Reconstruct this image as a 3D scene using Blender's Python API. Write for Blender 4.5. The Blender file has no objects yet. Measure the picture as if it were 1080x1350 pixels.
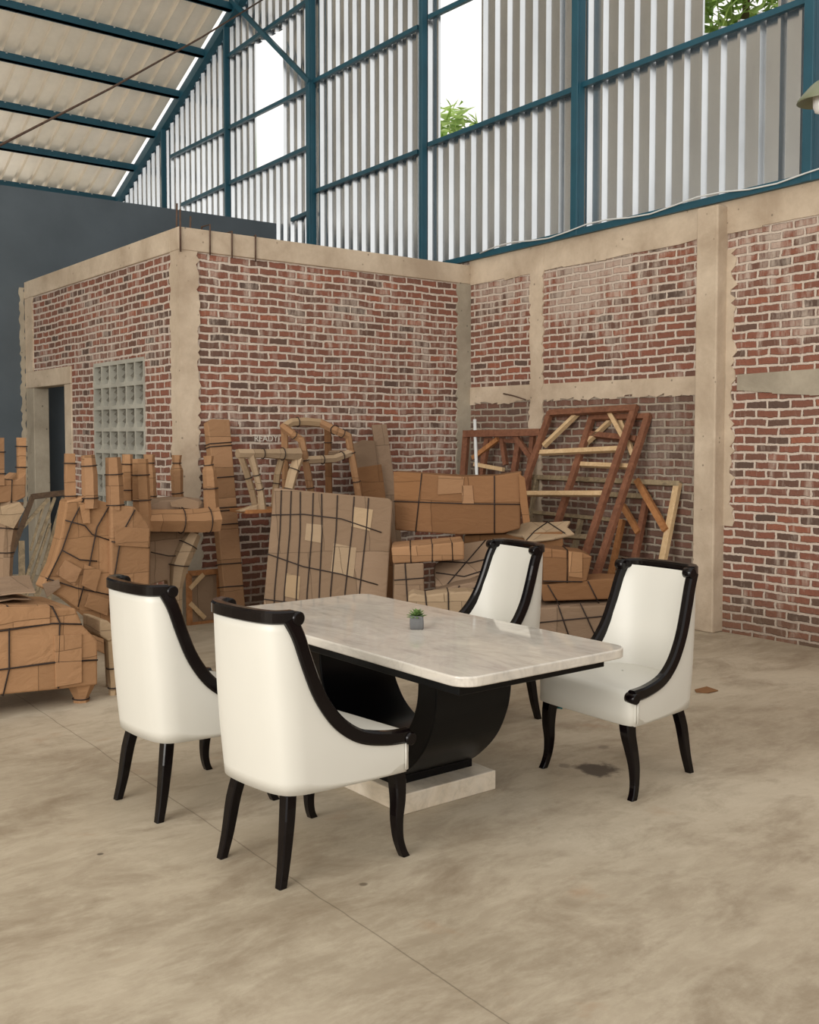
import bpy, math, random
from mathutils import Vector, Matrix

random.seed(7)
sc = bpy.context.scene
COL = sc.collection
PI = math.pi
R = math.radians

# ------------------------------------------------------------------ camera, world, light, exposure
F, PITCH, CY, YAW, H = 1367.7, 0.0484919, 641.81, 0.66231, 1.65
cam_d = bpy.data.cameras.new('camera')
cam_d.sensor_fit = 'VERTICAL'
cam_d.sensor_height = 36
cam_d.lens = F / 1350 * 36
cam_d.shift_y = (CY - 675) / 1350
cam_d.clip_end = 200
cam = bpy.data.objects.new('camera', cam_d)
COL.objects.link(cam)
cam.location = (0, 0, H)
cam.rotation_euler = (PI / 2 - PITCH, 0, -YAW)
sc.camera = cam

world = bpy.data.worlds.new('overcast sky')
sc.world = world
world.use_nodes = True
bg = world.node_tree.nodes['Background']
bg.inputs['Color'].default_value = (1.0, 0.972, 0.925, 1)
bg.inputs['Strength'].default_value = 1.02


def area(name, loc, target, sx, sy, power, color):
    d = bpy.data.lights.new(name, 'AREA')
    d.shape = 'RECTANGLE'
    d.size, d.size_y = sx, sy
    d.energy = power
    d.color = color
    o = bpy.data.objects.new(name, d)
    COL.objects.link(o)
    o.location = loc
    o.rotation_euler = (Vector(target) - Vector(loc)).to_track_quat('-Z', 'Y').to_euler()
    return o


area('left_daylight_fill', (-7.0, 1.5, 3.6), (3.0, 4.6, 0.6), 7.0, 4.5, 650, (1.0, 0.965, 0.91))  # added unseen area light for daylight from the open left side

vs = sc.view_settings
vs.view_transform = 'Standard'
vs.look = 'None'
vs.exposure = 0.32
vs.gamma = 1.0
vs.use_curve_mapping = False

# ------------------------------------------------------------------ helpers: pixels on real planes
def ray(x, y):
    v0, v1, v2 = x - 540, CY - y, F
    c, s = math.cos(PITCH), math.sin(PITCH)
    r, u, w = v0, c * v1 - s * v2, s * v1 + c * v2
    ca, sa = math.cos(YAW), math.sin(YAW)
    return Vector((r * ca + w * sa, -r * sa + w * ca, u))


CAMP = Vector((0, 0, H))


def PA(px, y, ang=0, lean=0, z=0):
    d = ray(px, 600)
    return Plane(d.x * y / d.y, y, ang, lean, z)


class Plane:
    """An upright or leaning plane standing at a point of the floor plan."""
    def __init__(self, x, y, ang=0, lean=0, z=0):
        self.p = Vector((x, y, z))
        self.h = Vector((math.cos(R(ang)), math.sin(R(ang)), 0))
        n0 = Vector((self.h.y, -self.h.x, 0))
        if n0.dot(CAMP - self.p) < 0:
            n0 = -n0
        zz = Vector((0, 0, 1))
        self.v = zz * math.cos(R(lean)) - n0 * math.sin(R(lean))
        self.n = n0 * math.cos(R(lean)) + zz * math.sin(R(lean))

    def at(self, px, py, off=0.0):
        d = ray(px, py)
        t = (self.p + self.n * off - CAMP).dot(self.n) / d.dot(self.n)
        return CAMP + d * t

    def floor(self, P, z=0.0):
        return P + self.v * ((z - P.z) / self.v.z)


def atx(px, py, X):
    d = ray(px, py)
    return CAMP + d * (X / d.x)


def aty(px, py, Y):
    d = ray(px, py)
    return CAMP + d * (Y / d.y)


def atz(px, py, Z=0.0):
    d = ray(px, py)
    return CAMP + d * ((Z - H) / d.z)


# ------------------------------------------------------------------ helpers: meshes
class MB:
    def __init__(self):
        self.v, self.f, self.sm = [], [], []

    def add(self, vs_, fs, smooth=False):
        b = len(self.v)
        self.v += [Vector(p) for p in vs_]
        self.f += [tuple(i + b for i in q) for q in fs]
        self.sm += [smooth] * len(fs)
        return self

    def box(self, x0, x1, y0, y1, z0, z1):
        return self.add([(x0, y0, z0), (x1, y0, z0), (x1, y1, z0), (x0, y1, z0),
                         (x0, y0, z1), (x1, y0, z1), (x1, y1, z1), (x0, y1, z1)],
                        [(3, 2, 1, 0), (4, 5, 6, 7), (0, 1, 5, 4), (1, 2, 6, 5), (2, 3, 7, 6), (3, 0, 4, 7)])

    def prism(self, a, off):
        """solid between polygon a and a moved by off (a vector)"""
        n = len(a)
        b = [Vector(p) + Vector(off) for p in a]
        fs = [tuple(range(n)), tuple(range(2 * n - 1, n - 1, -1))]
        fs += [(i, i + n, (i + 1) % n + n, (i + 1) % n) for i in range(n)]
        return self.add(list(a) + b, fs)

    def tube(self, pts, rad, n=8, closed=False, smooth=True, ref=None, rot=0.0, flat=1.0):
        pts = [Vector(p) for p in pts]
        m = len(pts)
        if not hasattr(rad, '__len__'):
            rad = [rad] * m
        vs_ = []
        up = Vector(ref) if ref else None
        for i, p in enumerate(pts):
            if closed:
                t = pts[(i + 1) % m] - pts[i - 1]
            else:
                t = pts[min(i + 1, m - 1)] - pts[max(i - 1, 0)]
            t.normalize()
            if up is None:
                up = Vector((0, 0, 1)) if abs(t.z) < 0.9 else Vector((1, 0, 0))
            a = up - t * up.dot(t)
            if a.length < 1e-4:
                a = t.orthogonal()
            a.normalize()
            b = t.cross(a)
            if ref is None:
                up = a
            for k in range(n):
                an = 2 * PI * k / n + rot
                vs_.append(p + a * (math.cos(an) * rad[i]) + b * (math.sin(an) * rad[i] * flat))
        fs = []
        for i in range(m if closed else m - 1):
            j = (i + 1) % m
            for k in range(n):
                l = (k + 1) % n
                fs.append((i * n + k, i * n + l, j * n + l, j * n + k))
        self.add(vs_, fs, smooth)
        if not closed:
            b = len(self.v) - m * n
            self.f += [tuple(b + k for k in range(n - 1, -1, -1)), tuple(b + (m - 1) * n + k for k in range(n))]
            self.sm += [False, False]
        return self

    def bar(self, a, b, w, t, n=None):
        """rectangular bar from a to b, width w across, thickness t along normal n"""
        a, b = Vector(a), Vector(b)
        d = (b - a).normalized()
        nn = Vector(n) if n is not None else (Vector((0, 0, 1)) if abs(d.z) < .9 else Vector((1, 0, 0)))
        nn = (nn - d * nn.dot(d)).normalized()
        s = d.cross(nn)
        q = []
        for p in (a, b):
            for i, j in ((-1, -1), (1, -1), (1, 1), (-1, 1)):
                q.append(p + s * (i * w / 2) + nn * (j * t / 2))
        return self.add(q, [(3, 2, 1, 0), (4, 5, 6, 7), (0, 1, 5, 4), (1, 2, 6, 5), (2, 3, 7, 6), (3, 0, 4, 7)])

    def lathe(self, prof, c, n=24, smooth=True):
        vs_ = []
        for r, z in prof:
            for k in range(n):
                a = 2 * PI * k / n
                vs_.append((c[0] + r * math.cos(a), c[1] + r * math.sin(a), c[2] + z))
        fs = []
        for i in range(len(prof) - 1):
            for k in range(n):
                l = (k + 1) % n
                fs.append((i * n + k, i * n + l, (i + 1) * n + l, (i + 1) * n + k))
        return self.add(vs_, fs, smooth)

    def grid(self, rows, smooth=True, flip=False):
        n = len(rows[0])
        vs_ = [p for r in rows for p in r]
        fs = []
        for i in range(len(rows) - 1):
            for k in range(n - 1):
                q = (i * n + k, i * n + k + 1, (i + 1) * n + k + 1, (i + 1) * n + k)
                fs.append(q[::-1] if flip else q)
        return self.add(vs_, fs, smooth)

    def build(self, name, mat, parent=None, bevel=0.0, seg=2, recalc=True, weld=False):
        off = OFF.get(parent.name, Vector()) if parent else Vector()
        me = bpy.data.meshes.new(name)
        me.from_pydata([tuple(p - off) for p in self.v], [], self.f)
        for p, s in zip(me.polygons, self.sm):
            p.use_smooth = s
        if recalc or weld:
            import bmesh
            bm = bmesh.new()
            bm.from_mesh(me)
            if weld:
                bmesh.ops.remove_doubles(bm, verts=bm.verts, dist=1e-5)
            bmesh.ops.recalc_face_normals(bm, faces=bm.faces)
            bm.to_mesh(me)
            bm.free()
        uv = me.uv_layers.new(name='UVMap')
        for p in me.polygons:
            n = p.normal
            ax = max(range(3), key=lambda i: abs(n[i]))
            for li in p.loop_indices:
                co = me.vertices[me.loops[li].vertex_index].co + off
                uv.data[li].uv = ((co.y, co.z) if ax == 0 else (co.x, co.z) if ax == 1 else (co.x, co.y))
        me.materials.append(mat)
        o = bpy.data.objects.new(name, me)
        COL.objects.link(o)
        if parent:
            o.parent = parent
            OFF[o.name] = off
        if bevel:
            b = o.modifiers.new('bevel', 'BEVEL')
            b.width = bevel
            b.segments = seg
            b.limit_method = 'ANGLE'
            b.angle_limit = R(35)
        return o


OFF = {}


def tag(o, label, cat, group=None):
    o['label'] = label
    o['category'] = cat
    if group:
        o['group'] = group
    return o


def struct(o):
    o['kind'] = 'structure'
    return o


def thing(name, label, cat, loc=(0, 0, 0), group=None):
    o = bpy.data.objects.new(name, None)
    o.empty_display_size = .2
    COL.objects.link(o)
    o.location = loc
    OFF[o.name] = Vector(loc)
    return tag(o, label, cat, group)


def children(o):
    return [c for c in bpy.data.objects if c.parent == o]


def copy_tree(o, parent=None):
    c = o.copy()
    COL.objects.link(c)
    c.parent = parent
    for ch in children(o):
        copy_tree(ch, c)
    return c


# ------------------------------------------------------------------ materials
def srgb(r, g, b):
    def f(u):
        u /= 255
        return u / 12.92 if u <= .04045 else ((u + .055) / 1.055) ** 2.4
    return (f(r), f(g), f(b), 1)


class M:
    def __init__(self, name, rough=.6, metal=0.0, spec=.5):
        self.m = bpy.data.materials.new(name)
        self.m.use_nodes = True
        self.t = self.m.node_tree
        self.b = self.t.nodes['Principled BSDF']
        self.b.inputs['Roughness'].default_value = rough
        self.b.inputs['Metallic'].default_value = metal
        self.b.inputs['Specular IOR Level'].default_value = spec

    def n(self, typ, **kw):
        x = self.t.nodes.new(typ)
        for k, v in kw.items():
            if k in x.inputs:
                x.inputs[k].default_value = v
            else:
                setattr(x, k, v)
        return x

    def l(self, a, b):
        self.t.links.new(a, b)

    def coord(self, kind='Object'):
        return self.n('ShaderNodeTexCoord').outputs[kind]

    def noise(self, vec, scale, detail=4, rough=.55, dist=0.0):
        x = self.n('ShaderNodeTexNoise')
        x.inputs['Scale'].default_value = scale
        x.inputs['Detail'].default_value = detail
        x.inputs['Roughness'].default_value = rough
        x.inputs['Distortion'].default_value = dist
        self.l(vec, x.inputs['Vector'])
        return x

    def scale(self, vec, s):
        x = self.n('ShaderNodeMapping')
        x.inputs['Scale'].default_value = s
        self.l(vec, x.inputs['Vector'])
        return x.outputs[0]

    def ramp(self, fac, stops):
        x = self.n('ShaderNodeValToRGB')
        e = x.color_ramp.elements
        while len(e) < len(stops):
            e.new(.5)
        for i, (p, c) in enumerate(stops):
            e[i].position = p
            e[i].color = c if len(c) == 4 else (*c, 1)
        self.l(fac, x.inputs[0])
        return x.outputs[0]

    def math(self, op, a, b=None, c=None, clamp=False):
        x = self.n('ShaderNodeMath', operation=op, use_clamp=clamp)
        for i, q in enumerate((a, b, c)):
            if q is None:
                continue
            if isinstance(q, (int, float)):
                x.inputs[i].default_value = q
            else:
                self.l(q, x.inputs[i])
        return x.outputs[0]

    def mix(self, fac, a, b, mode='MIX'):
        x = self.n('ShaderNodeMix', data_type='RGBA', blend_type=mode)
        for i, q in ((0, fac), (6, a), (7, b)):
            if isinstance(q, (int, float)):
                x.inputs[i].default_value = q
            elif isinstance(q, tuple):
                x.inputs[i].default_value = q
            else:
                self.l(q, x.inputs[i])
        return x.outputs[2]

    def color(self, c):
        if isinstance(c, tuple):
            self.b.inputs['Base Color'].default_value = c
        else:
            self.l(c, self.b.inputs['Base Color'])

    def bump(self, h, strength=.3, dist=.01):
        x = self.n('ShaderNodeBump')
        x.inputs['Strength'].default_value = strength
        x.inputs['Distance'].default_value = dist
        self.l(h, x.inputs['Height'])
        self.l(x.outputs[0], self.b.inputs['Normal'])


def plain(name, c, rough=.5, metal=0.0, spec=.5, var=.0, vscale=8):
    m = M(name, rough, metal, spec)
    if var:
        co = m.coord()
        nz = m.noise(co, vscale)
        lo = tuple(x * (1 - var) for x in c[:3]) + (1,)
        hi = tuple(min(1, x * (1 + var)) for x in c[:3]) + (1,)
        m.color(m.ramp(nz.outputs[0], [(.3, lo), (.7, hi)]))
    else:
        m.color(c)
    return m.m


def cardboard(name, c, seam_w=.42, seam_h=.27):
    m = M(name, .85, 0, .15)
    uv = m.coord('UV')
    info = m.n('ShaderNodeObjectInfo')
    add = m.n('ShaderNodeVectorMath', operation='ADD')
    m.l(uv, add.inputs[0])
    sc3 = m.n('ShaderNodeVectorMath', operation='SCALE')
    sc3.inputs['Scale'].default_value = 9.0
    comb = m.n('ShaderNodeCombineXYZ')
    m.l(info.outputs['Random'], comb.inputs[0])
    m.l(info.outputs['Random'], comb.inputs[1])
    m.l(comb.outputs[0], sc3.inputs[0])
    m.l(sc3.outputs[0], add.inputs[1])
    wob = m.noise(add.outputs[0], 3.0, 2)
    wv = m.n('ShaderNodeVectorMath', operation='MULTIPLY_ADD')
    m.l(wob.outputs['Color'], wv.inputs[0])
    wv.inputs[1].default_value = (.05, .05, 0)
    m.l(add.outputs[0], wv.inputs[2])
    br = m.n('ShaderNodeTexBrick', offset=.37, squash=1.0)
    br.inputs['Color1'].default_value = (0, 0, 0, 1)
    br.inputs['Color2'].default_value = (1, 1, 1, 1)
    br.inputs['Mortar'].default_value = (.5, .5, .5, 1)
    br.inputs['Scale'].default_value = 1
    br.inputs['Mortar Size'].default_value = .0025
    br.inputs['Mortar Smooth'].default_value = .2
    br.inputs['Brick Width'].default_value = seam_w
    br.inputs['Row Height'].default_value = seam_h
    m.l(wv.outputs[0], br.inputs['Vector'])
    lo = tuple(x * .80 for x in c[:3]) + (1,)
    hi = (min(1, c[0] * 1.14), min(1, c[1] * 1.17), min(1, c[2] * 1.22), 1)
    base = m.ramp(br.outputs['Color'], [(.05, lo), (.95, hi)])
    nz = m.noise(m.scale(uv, (2.5, 2.5, 2.5)), 2.2, 5)
    base = m.mix(m.math('MULTIPLY', nz.outputs[0], .45), base, tuple(x * .72 for x in c[:3]) + (1,))
    base = m.mix(m.math('MULTIPLY', br.outputs['Fac'], .75), base, tuple(x * .38 for x in c[:3]) + (1,))
    # each parcel has its own shade of board
    tone = m.ramp(info.outputs['Random'], [(0, (.86, .86, .88)), (1, (1.06, 1.04, 1.0))])
    base = m.mix(1.0, base, tone, 'MULTIPLY')
    m.color(base)
    crease = m.noise(m.scale(uv, (1, 1.6, 1)), 7, 3, .6, .6)
    hgt = m.math('SUBTRACT', crease.outputs[0], m.math('MULTIPLY', br.outputs['Fac'], .6))
    m.bump(hgt, .55, .02)
    return m.m


def brick(name, axes, dark=0.0, smear_z=None, pale=srgb(214, 199, 184), grey=None):
    """axes: which object axes run along the wall; bricks 19 x 5 cm in thick pale mortar"""
    m = M(name, .92, 0, .1)
    co = m.coord()
    sep = m.n('ShaderNodeSeparateXYZ')
    m.l(co, sep.inputs[0])
    cmb = m.n('ShaderNodeCombineXYZ')
    m.l(sep.outputs[axes], cmb.inputs[0])
    m.l(sep.outputs[2], cmb.inputs[1])
    w1 = m.noise(co, 9, 3, .6)
    w2 = m.noise(co, 2.0, 2, .5)
    v = m.n('ShaderNodeVectorMath', operation='MULTIPLY_ADD')
    m.l(w1.outputs['Color'], v.inputs[0])
    v.inputs[1].default_value = (.03, .024, 0)
    m.l(cmb.outputs[0], v.inputs[2])
    v2 = m.n('ShaderNodeVectorMath', operation='MULTIPLY_ADD')
    m.l(w2.outputs['Color'], v2.inputs[0])
    v2.inputs[1].default_value = (.05, .03, 0)
    m.l(v.outputs[0], v2.inputs[2])
    br = m.n('ShaderNodeTexBrick', offset=.5)
    br.inputs['Color1'].default_value = (0, 0, 0, 1)
    br.inputs['Color2'].default_value = (1, 1, 1, 1)
    br.inputs['Mortar'].default_value = (.5, .5, .5, 1)
    br.inputs['Scale'].default_value = 1
    br.inputs['Mortar Size'].default_value = .0128
    br.inputs['Mortar Smooth'].default_value = .35
    br.inputs['Brick Width'].default_value = .204
    br.inputs['Row Height'].default_value = .0705
    w3 = m.noise(co, 38, 3, .6)
    v3 = m.n('ShaderNodeVectorMath', operation='MULTIPLY_ADD')
    m.l(w3.outputs['Color'], v3.inputs[0])
    v3.inputs[1].default_value = (.012, .012, 0)
    m.l(v2.outputs[0], v3.inputs[2])
    m.l(v3.outputs[0], br.inputs['Vector'])
    d = 1 - dark
    def k(c):
        return tuple(x * d for x in c[:3]) + (1,)
    bc = m.ramp(br.outputs['Color'], [(0, k(srgb(72, 64, 60))), (.15, k(srgb(104, 76, 66))), (.32, k(srgb(138, 84, 68))),
                                      (.55, k(srgb(152, 90, 72))), (.74, k(srgb(128, 86, 73))), (.86, k(srgb(172, 100, 75))), (1, k(srgb(86, 72, 66)))])
    fine = m.noise(co, 30, 5, .65)
    bc = m.mix(m.math('MULTIPLY', fine.outputs[0], .55), bc, k(srgb(100, 80, 70)))
    bc = m.mix(.16, bc, k(srgb(140, 112, 96)))
    # mortar dragged over the bricks
    st = m.noise(m.scale(co, (14, 14, 3)), 1.0, 4, .65)
    big = m.noise(co, 1.1, 3)
    sm = m.math('ADD', st.outputs[0], m.math('MULTIPLY', big.outputs[0], .55))
    if smear_z:
        zz = m.n('ShaderNodeMapRange')
        m.l(sep.outputs[2], zz.inputs[0])
        zz.inputs[1].default_value, zz.inputs[2].default_value = smear_z
        zz.inputs[3].default_value, zz.inputs[4].default_value = 0.0, .16
        sm = m.math('ADD', sm, zz.outputs[0])
    smf = m.ramp(sm, [(.80, (0, 0, 0, 1)), (1.0, (.62, .62, .62, 1))])
    mort = m.mix(m.math('MULTIPLY', fine.outputs[0], .5), k(pale), k(srgb(164, 148, 134)))
    bc = m.mix(smf, bc, mort)
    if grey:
        # greyer mortar and duller bricks low on the wall, beyond y = grey[0] and below z = grey[1]
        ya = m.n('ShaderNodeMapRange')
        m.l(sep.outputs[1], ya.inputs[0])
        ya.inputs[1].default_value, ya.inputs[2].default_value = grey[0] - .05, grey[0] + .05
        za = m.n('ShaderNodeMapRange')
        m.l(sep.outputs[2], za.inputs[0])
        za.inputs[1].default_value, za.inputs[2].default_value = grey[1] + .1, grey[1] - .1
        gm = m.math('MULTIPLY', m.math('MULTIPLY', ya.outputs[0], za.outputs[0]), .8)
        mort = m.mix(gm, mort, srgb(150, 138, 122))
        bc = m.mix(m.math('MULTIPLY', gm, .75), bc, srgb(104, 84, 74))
    col = m.mix(br.outputs['Fac'], bc, mort)
    # uneven grey-brown tint growing stronger towards the foot of the wall
    ft = m.n('ShaderNodeMapRange')
    m.l(m.math('ADD', sep.outputs[2], m.math('MULTIPLY', big.outputs[0], .5)), ft.inputs[0])
    ft.inputs[1].default_value, ft.inputs[2].default_value = .15, .75
    ft.inputs[3].default_value, ft.inputs[4].default_value = .6, 0.0
    col = m.mix(ft.outputs[0], col, srgb(112, 92, 74))
    m.color(col)
    hgt = m.math('ADD', m.math('MULTIPLY', br.outputs['Fac'], -.7), m.math('MULTIPLY', fine.outputs[0], .5))
    m.bump(hgt, .9, .025)
    return m.m


def concrete(name, c1, c2, spots=True):
    m = M(name, .9, 0, .15)
    co = m.coord()
    a = m.noise(co, 2.2, 6, .6, .3)
    b = m.noise(co, 26, 4, .7)
    col = m.ramp(a.outputs[0], [(.32, c1), (.68, c2)])
    col = m.mix(m.math('MULTIPLY', b.outputs[0], .35), col, tuple(x * .7 for x in c1[:3]) + (1,))
    if spots:
        vo = m.n('ShaderNodeTexVoronoi')
        vo.inputs['Scale'].default_value = 8
        m.l(co, vo.inputs['Vector'])
        hole = m.ramp(vo.outputs['Distance'], [(.05, (1, 1, 1, 1)), (.10, (0, 0, 0, 1))])
        col = m.mix(m.math('MULTIPLY', hole, .7), col, tuple(x * .3 for x in c1[:3]) + (1,))
    m.color(col)
    m.bump(b.outputs[0], .4, .01)
    return m.m


def floor_mat():
    m = M('worn concrete floor', .55, 0, .35)
    co = m.coord()
    a = m.noise(co, .55, 6, .62, .4)
    st = m.noise(m.scale(co, (3.2, 9.0, 1)), 1.1, 9, .78, .35)
    fine = m.noise(co, 22, 5, .7)
    col = m.ramp(a.outputs[0], [(.30, srgb(146, 133, 113)), (.5, srgb(176, 163, 142)), (.70, srgb(200, 188, 167))])
    col = m.mix(m.ramp(st.outputs[0], [(.44, (0, 0, 0, 1)), (.72, (.6, .6, .6, 1))]), col, srgb(203, 192, 170))
    dk = m.noise(m.scale(co, (1, 1.7, 1)), 1.7, 9, .74, .4)
    col = m.mix(m.ramp(dk.outputs[0], [(.32, (.62, .62, .62, 1)), (.52, (0, 0, 0, 1))]), col, srgb(118, 101, 80))
    col = m.mix(m.math('MULTIPLY', fine.outputs[0], .28), col, srgb(126, 110, 90))
    rust = m.noise(co, 2.6, 4, .6, .3)
    col = m.mix(m.ramp(rust.outputs[0], [(.64, (0, 0, 0, 1)), (.78, (.4, .4, .4, 1))]), col, srgb(150, 108, 70))
    # the dark oil splash by the right chair and a small round spot in front
    for px, py, rad, amp, cc in ((790, 1014, .17, .9, srgb(74, 66, 58)), (745, 1010, .05, .5, srgb(90, 80, 70)),
                                 (797, 985, .05, .5, srgb(90, 80, 70)), (478, 1166, .025, .8, srgb(96, 84, 68)), (132, 1126, .02, .8, srgb(70, 60, 50))):
        P = atz(px, py)
        vd = m.n('ShaderNodeVectorMath', operation='DISTANCE')
        wv = m.noise(co, 9, 4, .6)
        va = m.n('ShaderNodeVectorMath', operation='MULTIPLY_ADD')
        m.l(wv.outputs['Color'], va.inputs[0])
        va.inputs[1].default_value = (rad * 1.6, rad * 1.6, 0)
        m.l(co, va.inputs[2])
        m.l(va.outputs[0], vd.inputs[0])
        vd.inputs[1].default_value = (P.x + rad * .8, P.y + rad * .8, 0)
        k = m.n('ShaderNodeMapRange')
        m.l(vd.outputs['Value'], k.inputs[0])
        k.inputs[1].default_value, k.inputs[2].default_value = rad * .45, rad * .75
        k.inputs[3].default_value, k.inputs[4].default_value = amp, 0
        col = m.mix(k.outputs[0], col, cc)
    # one long hairline joint across the slab
    J0, J1 = atz(500, 1235), atz(665, 1345)
    dj = (J1 - J0).normalized()
    dt = m.n('ShaderNodeVectorMath', operation='DOT_PRODUCT')
    wn = m.noise(co, 2.5, 4)
    vv = m.n('ShaderNodeVectorMath', operation='MULTIPLY_ADD')
    m.l(wn.outputs['Color'], vv.inputs[0])
    vv.inputs[1].default_value = (.03, .03, 0)
    m.l(co, vv.inputs[2])
    m.l(vv.outputs[0], dt.inputs[0])
    dt.inputs[1].default_value = (-dj.y, dj.x, 0)
    off = J0.x * -dj.y + J0.y * dj.x + .5 * .03 * (dj.x - dj.y)
    ds = m.math('ABSOLUTE', m.math('SUBTRACT', dt.outputs['Value'], off))
    col = m.mix(m.ramp(ds, [(.0015, (.75, .75, .75, 1)), (.004, (0, 0, 0, 1))]), col, srgb(92, 80, 64))
    m.color(col)
    rr = m.ramp(a.outputs[0], [(.3, (.42, .42, .42, 1)), (.7, (.62, .62, .62, 1))])
    m.l(rr, m.b.inputs['Roughness'])
    m.bump(fine.outputs[0], .06, .01)
    return m.m


def marble(name, base, warm, rough):
    m = M(name, rough, 0, .5)
    co = m.coord()
    a = m.noise(m.scale(co, (5, 1.2, 4)), 2.2, 7, .65, 1.3)
    b = m.noise(co, 3.2, 6, .62, .8)
    col = m.ramp(a.outputs[0], [(.28, tuple(x * .74 for x in base[:3]) + (1,)), (.5, base), (.75, warm)])
    col = m.mix(m.ramp(b.outputs[0], [(.42, (0, 0, 0, 1)), (.66, (.5, .5, .5, 1))]), col, srgb(226, 219, 207))
    wv = m.n('ShaderNodeTexNoise')
    wv.inputs['Scale'].default_value = 2.4
    wv.inputs['Detail'].default_value = 8
    wv.inputs['Distortion'].default_value = 2.2
    m.l(co, wv.inputs['Vector'])
    vein = m.ramp(wv.outputs[0], [(.475, (0, 0, 0, 1)), (.5, (.16, .16, .16, 1)), (.525, (0, 0, 0, 1))])
    col = m.mix(vein, col, tuple(x * .6 for x in base[:3]) + (1,))
    m.color(col)
    return m.m


def sheet(name, c, rough, metal, glow=0.0):
    m = M(name, rough, metal, .5)
    co = m.coord()
    nz = m.noise(m.scale(co, (1, 1, .35)), 2.2, 5, .6)
    m.color(m.ramp(nz.outputs[0], [(.3, tuple(x * .8 for x in c[:3]) + (1,)), (.7, c)]))
    if glow:                      # fibreglass sheet that lets part of the daylight through
        tr = m.n('ShaderNodeBsdfTranslucent')
        tr.inputs['Color'].default_value = (.95, .86, .70, 1)
        mx = m.n('ShaderNodeMixShader')
        mx.inputs[0].default_value = glow
        m.l(m.b.outputs[0], mx.inputs[1])
        m.l(tr.outputs[0], mx.inputs[2])
        m.l(mx.outputs[0], m.t.nodes['Material Output'].inputs[0])
    return m.m


def wood(name, c1, c2, rough=.55):
    m = M(name, rough, 0, .3)
    co = m.coord()
    nz = m.noise(m.scale(co, (3, 3, 3)), 5, 5, .65, 1.2)
    m.color(m.ramp(nz.outputs[0], [(.3, c1), (.7, c2)]))
    return m.m


MAT = {}
MAT['floor'] = floor_mat()
MAT['brick_front'] = brick('red brick of the small room front', 0, 0.0)
MAT['brick_side'] = brick('red brick of the small room side', 1, 0.0, None, srgb(216, 200, 186))
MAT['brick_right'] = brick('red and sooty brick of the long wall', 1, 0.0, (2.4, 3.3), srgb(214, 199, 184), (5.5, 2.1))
MAT['conc'] = concrete('pale raw concrete', srgb(178, 159, 137), srgb(216, 199, 176))
MAT['conc_grey'] = concrete('grey raw concrete', srgb(150, 140, 123), srgb(184, 173, 154))
MAT['grey_wall'] = plain('dark grey painted wall', srgb(84, 92, 98), .8, 0, .2, .12, 1.5)
MAT['sheet_wall'] = sheet('zinc wall sheet', (.66, .69, .72, 1), .24, .95)
MAT['sheet_roof'] = sheet('zinc roof sheet', (.86, .78, .67, 1), .34, .55, .13)
MAT['teal'] = plain('teal painted steel', srgb(26, 76, 92), .45, 0, .5, .12, 3)
MAT['cord'] = plain('dark brown binding cord', srgb(50, 40, 36), .7, 0, .3)
MAT['card'] = cardboard('kraft cardboard', srgb(166, 127, 92))
MAT['card_grey'] = cardboard('greyish cardboard', srgb(152, 127, 103), .3, .5)
MAT['card_box'] = cardboard('brown box cardboard', srgb(142, 103, 70), .6, .4)
MAT['paper'] = cardboard('pale wrapping board', srgb(178, 153, 122), .25, .4)
MAT['redwood'] = wood('reddish hardwood', srgb(100, 64, 47), srgb(136, 92, 69))
MAT['palewood'] = wood('pale softwood', srgb(186, 154, 114), srgb(212, 184, 144))
MAT['brownwood'] = wood('brown hardwood', srgb(140, 92, 54), srgb(176, 124, 80))
MAT['oldwood'] = wood('old grey timber', srgb(112, 98, 78), srgb(164, 146, 116))
MAT['leather'] = plain('ivory white leather', srgb(208, 205, 195), .4, 0, .5, .015, 3)
MAT['lacquer'] = plain('glossy dark espresso lacquer', srgb(12, 7, 8), .12, 0, .25)
MAT['black'] = plain('glossy black lacquer', srgb(6, 6, 8), .28, 0, .2)
MAT['marble'] = marble('polished grey beige marble', srgb(200, 193, 182), srgb(212, 204, 190), .05)
MAT['marble_edge'] = marble('beige marble edge', srgb(208, 194, 172), srgb(222, 208, 188), .2)
MAT['pot'] = plain('grey cement', srgb(108, 108, 108), .85, 0, .2, .08, 60)
MAT['soil'] = plain('dark soil', srgb(40, 34, 26), .95)
MAT['leaf'] = plain('succulent green', srgb(96, 122, 66), .45, 0, .4, .3, 40)
MAT['tree_leaf'] = plain('garden foliage', srgb(178, 206, 116), .6, 0, .3, .35, 2)
MAT['bark'] = plain('tree bark', srgb(110, 92, 70), .9, 0, .1, .2, 6)
MAT['rebar'] = plain('rusty rebar', srgb(96, 76, 64), .7, .4, .4, .2, 30)
MAT['chalk'] = plain('white chalk', srgb(215, 208, 196), .95, 0, .1)
MAT['pen'] = plain('marker ink', srgb(60, 44, 34), .8)
MAT['wire'] = plain('white cable', srgb(214, 216, 214), .5)
MAT['enamel'] = plain('olive green enamel', srgb(122, 126, 100), .4, 0, .5)
MAT['globe'] = plain('frosted lamp glass', srgb(226, 224, 220), .25, 0, .5)
MAT['tag_teal'] = plain('teal paper tag', srgb(70, 130, 130), .6)
MAT['vent'] = concrete('cement vent block', srgb(160, 157, 146), srgb(186, 183, 170), False)
MAT['vent_dark'] = plain('dark grey louvre', srgb(112, 108, 98), .9, 0, .1, .15, 6)  # blades in a darker grey than the blocks
MAT['darkwood'] = wood('dark weathered timber', srgb(66, 50, 38), srgb(100, 80, 60))
MAT['earth'] = plain('yard ground', srgb(150, 146, 130), .9, 0, .2, .15, 1)

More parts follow.
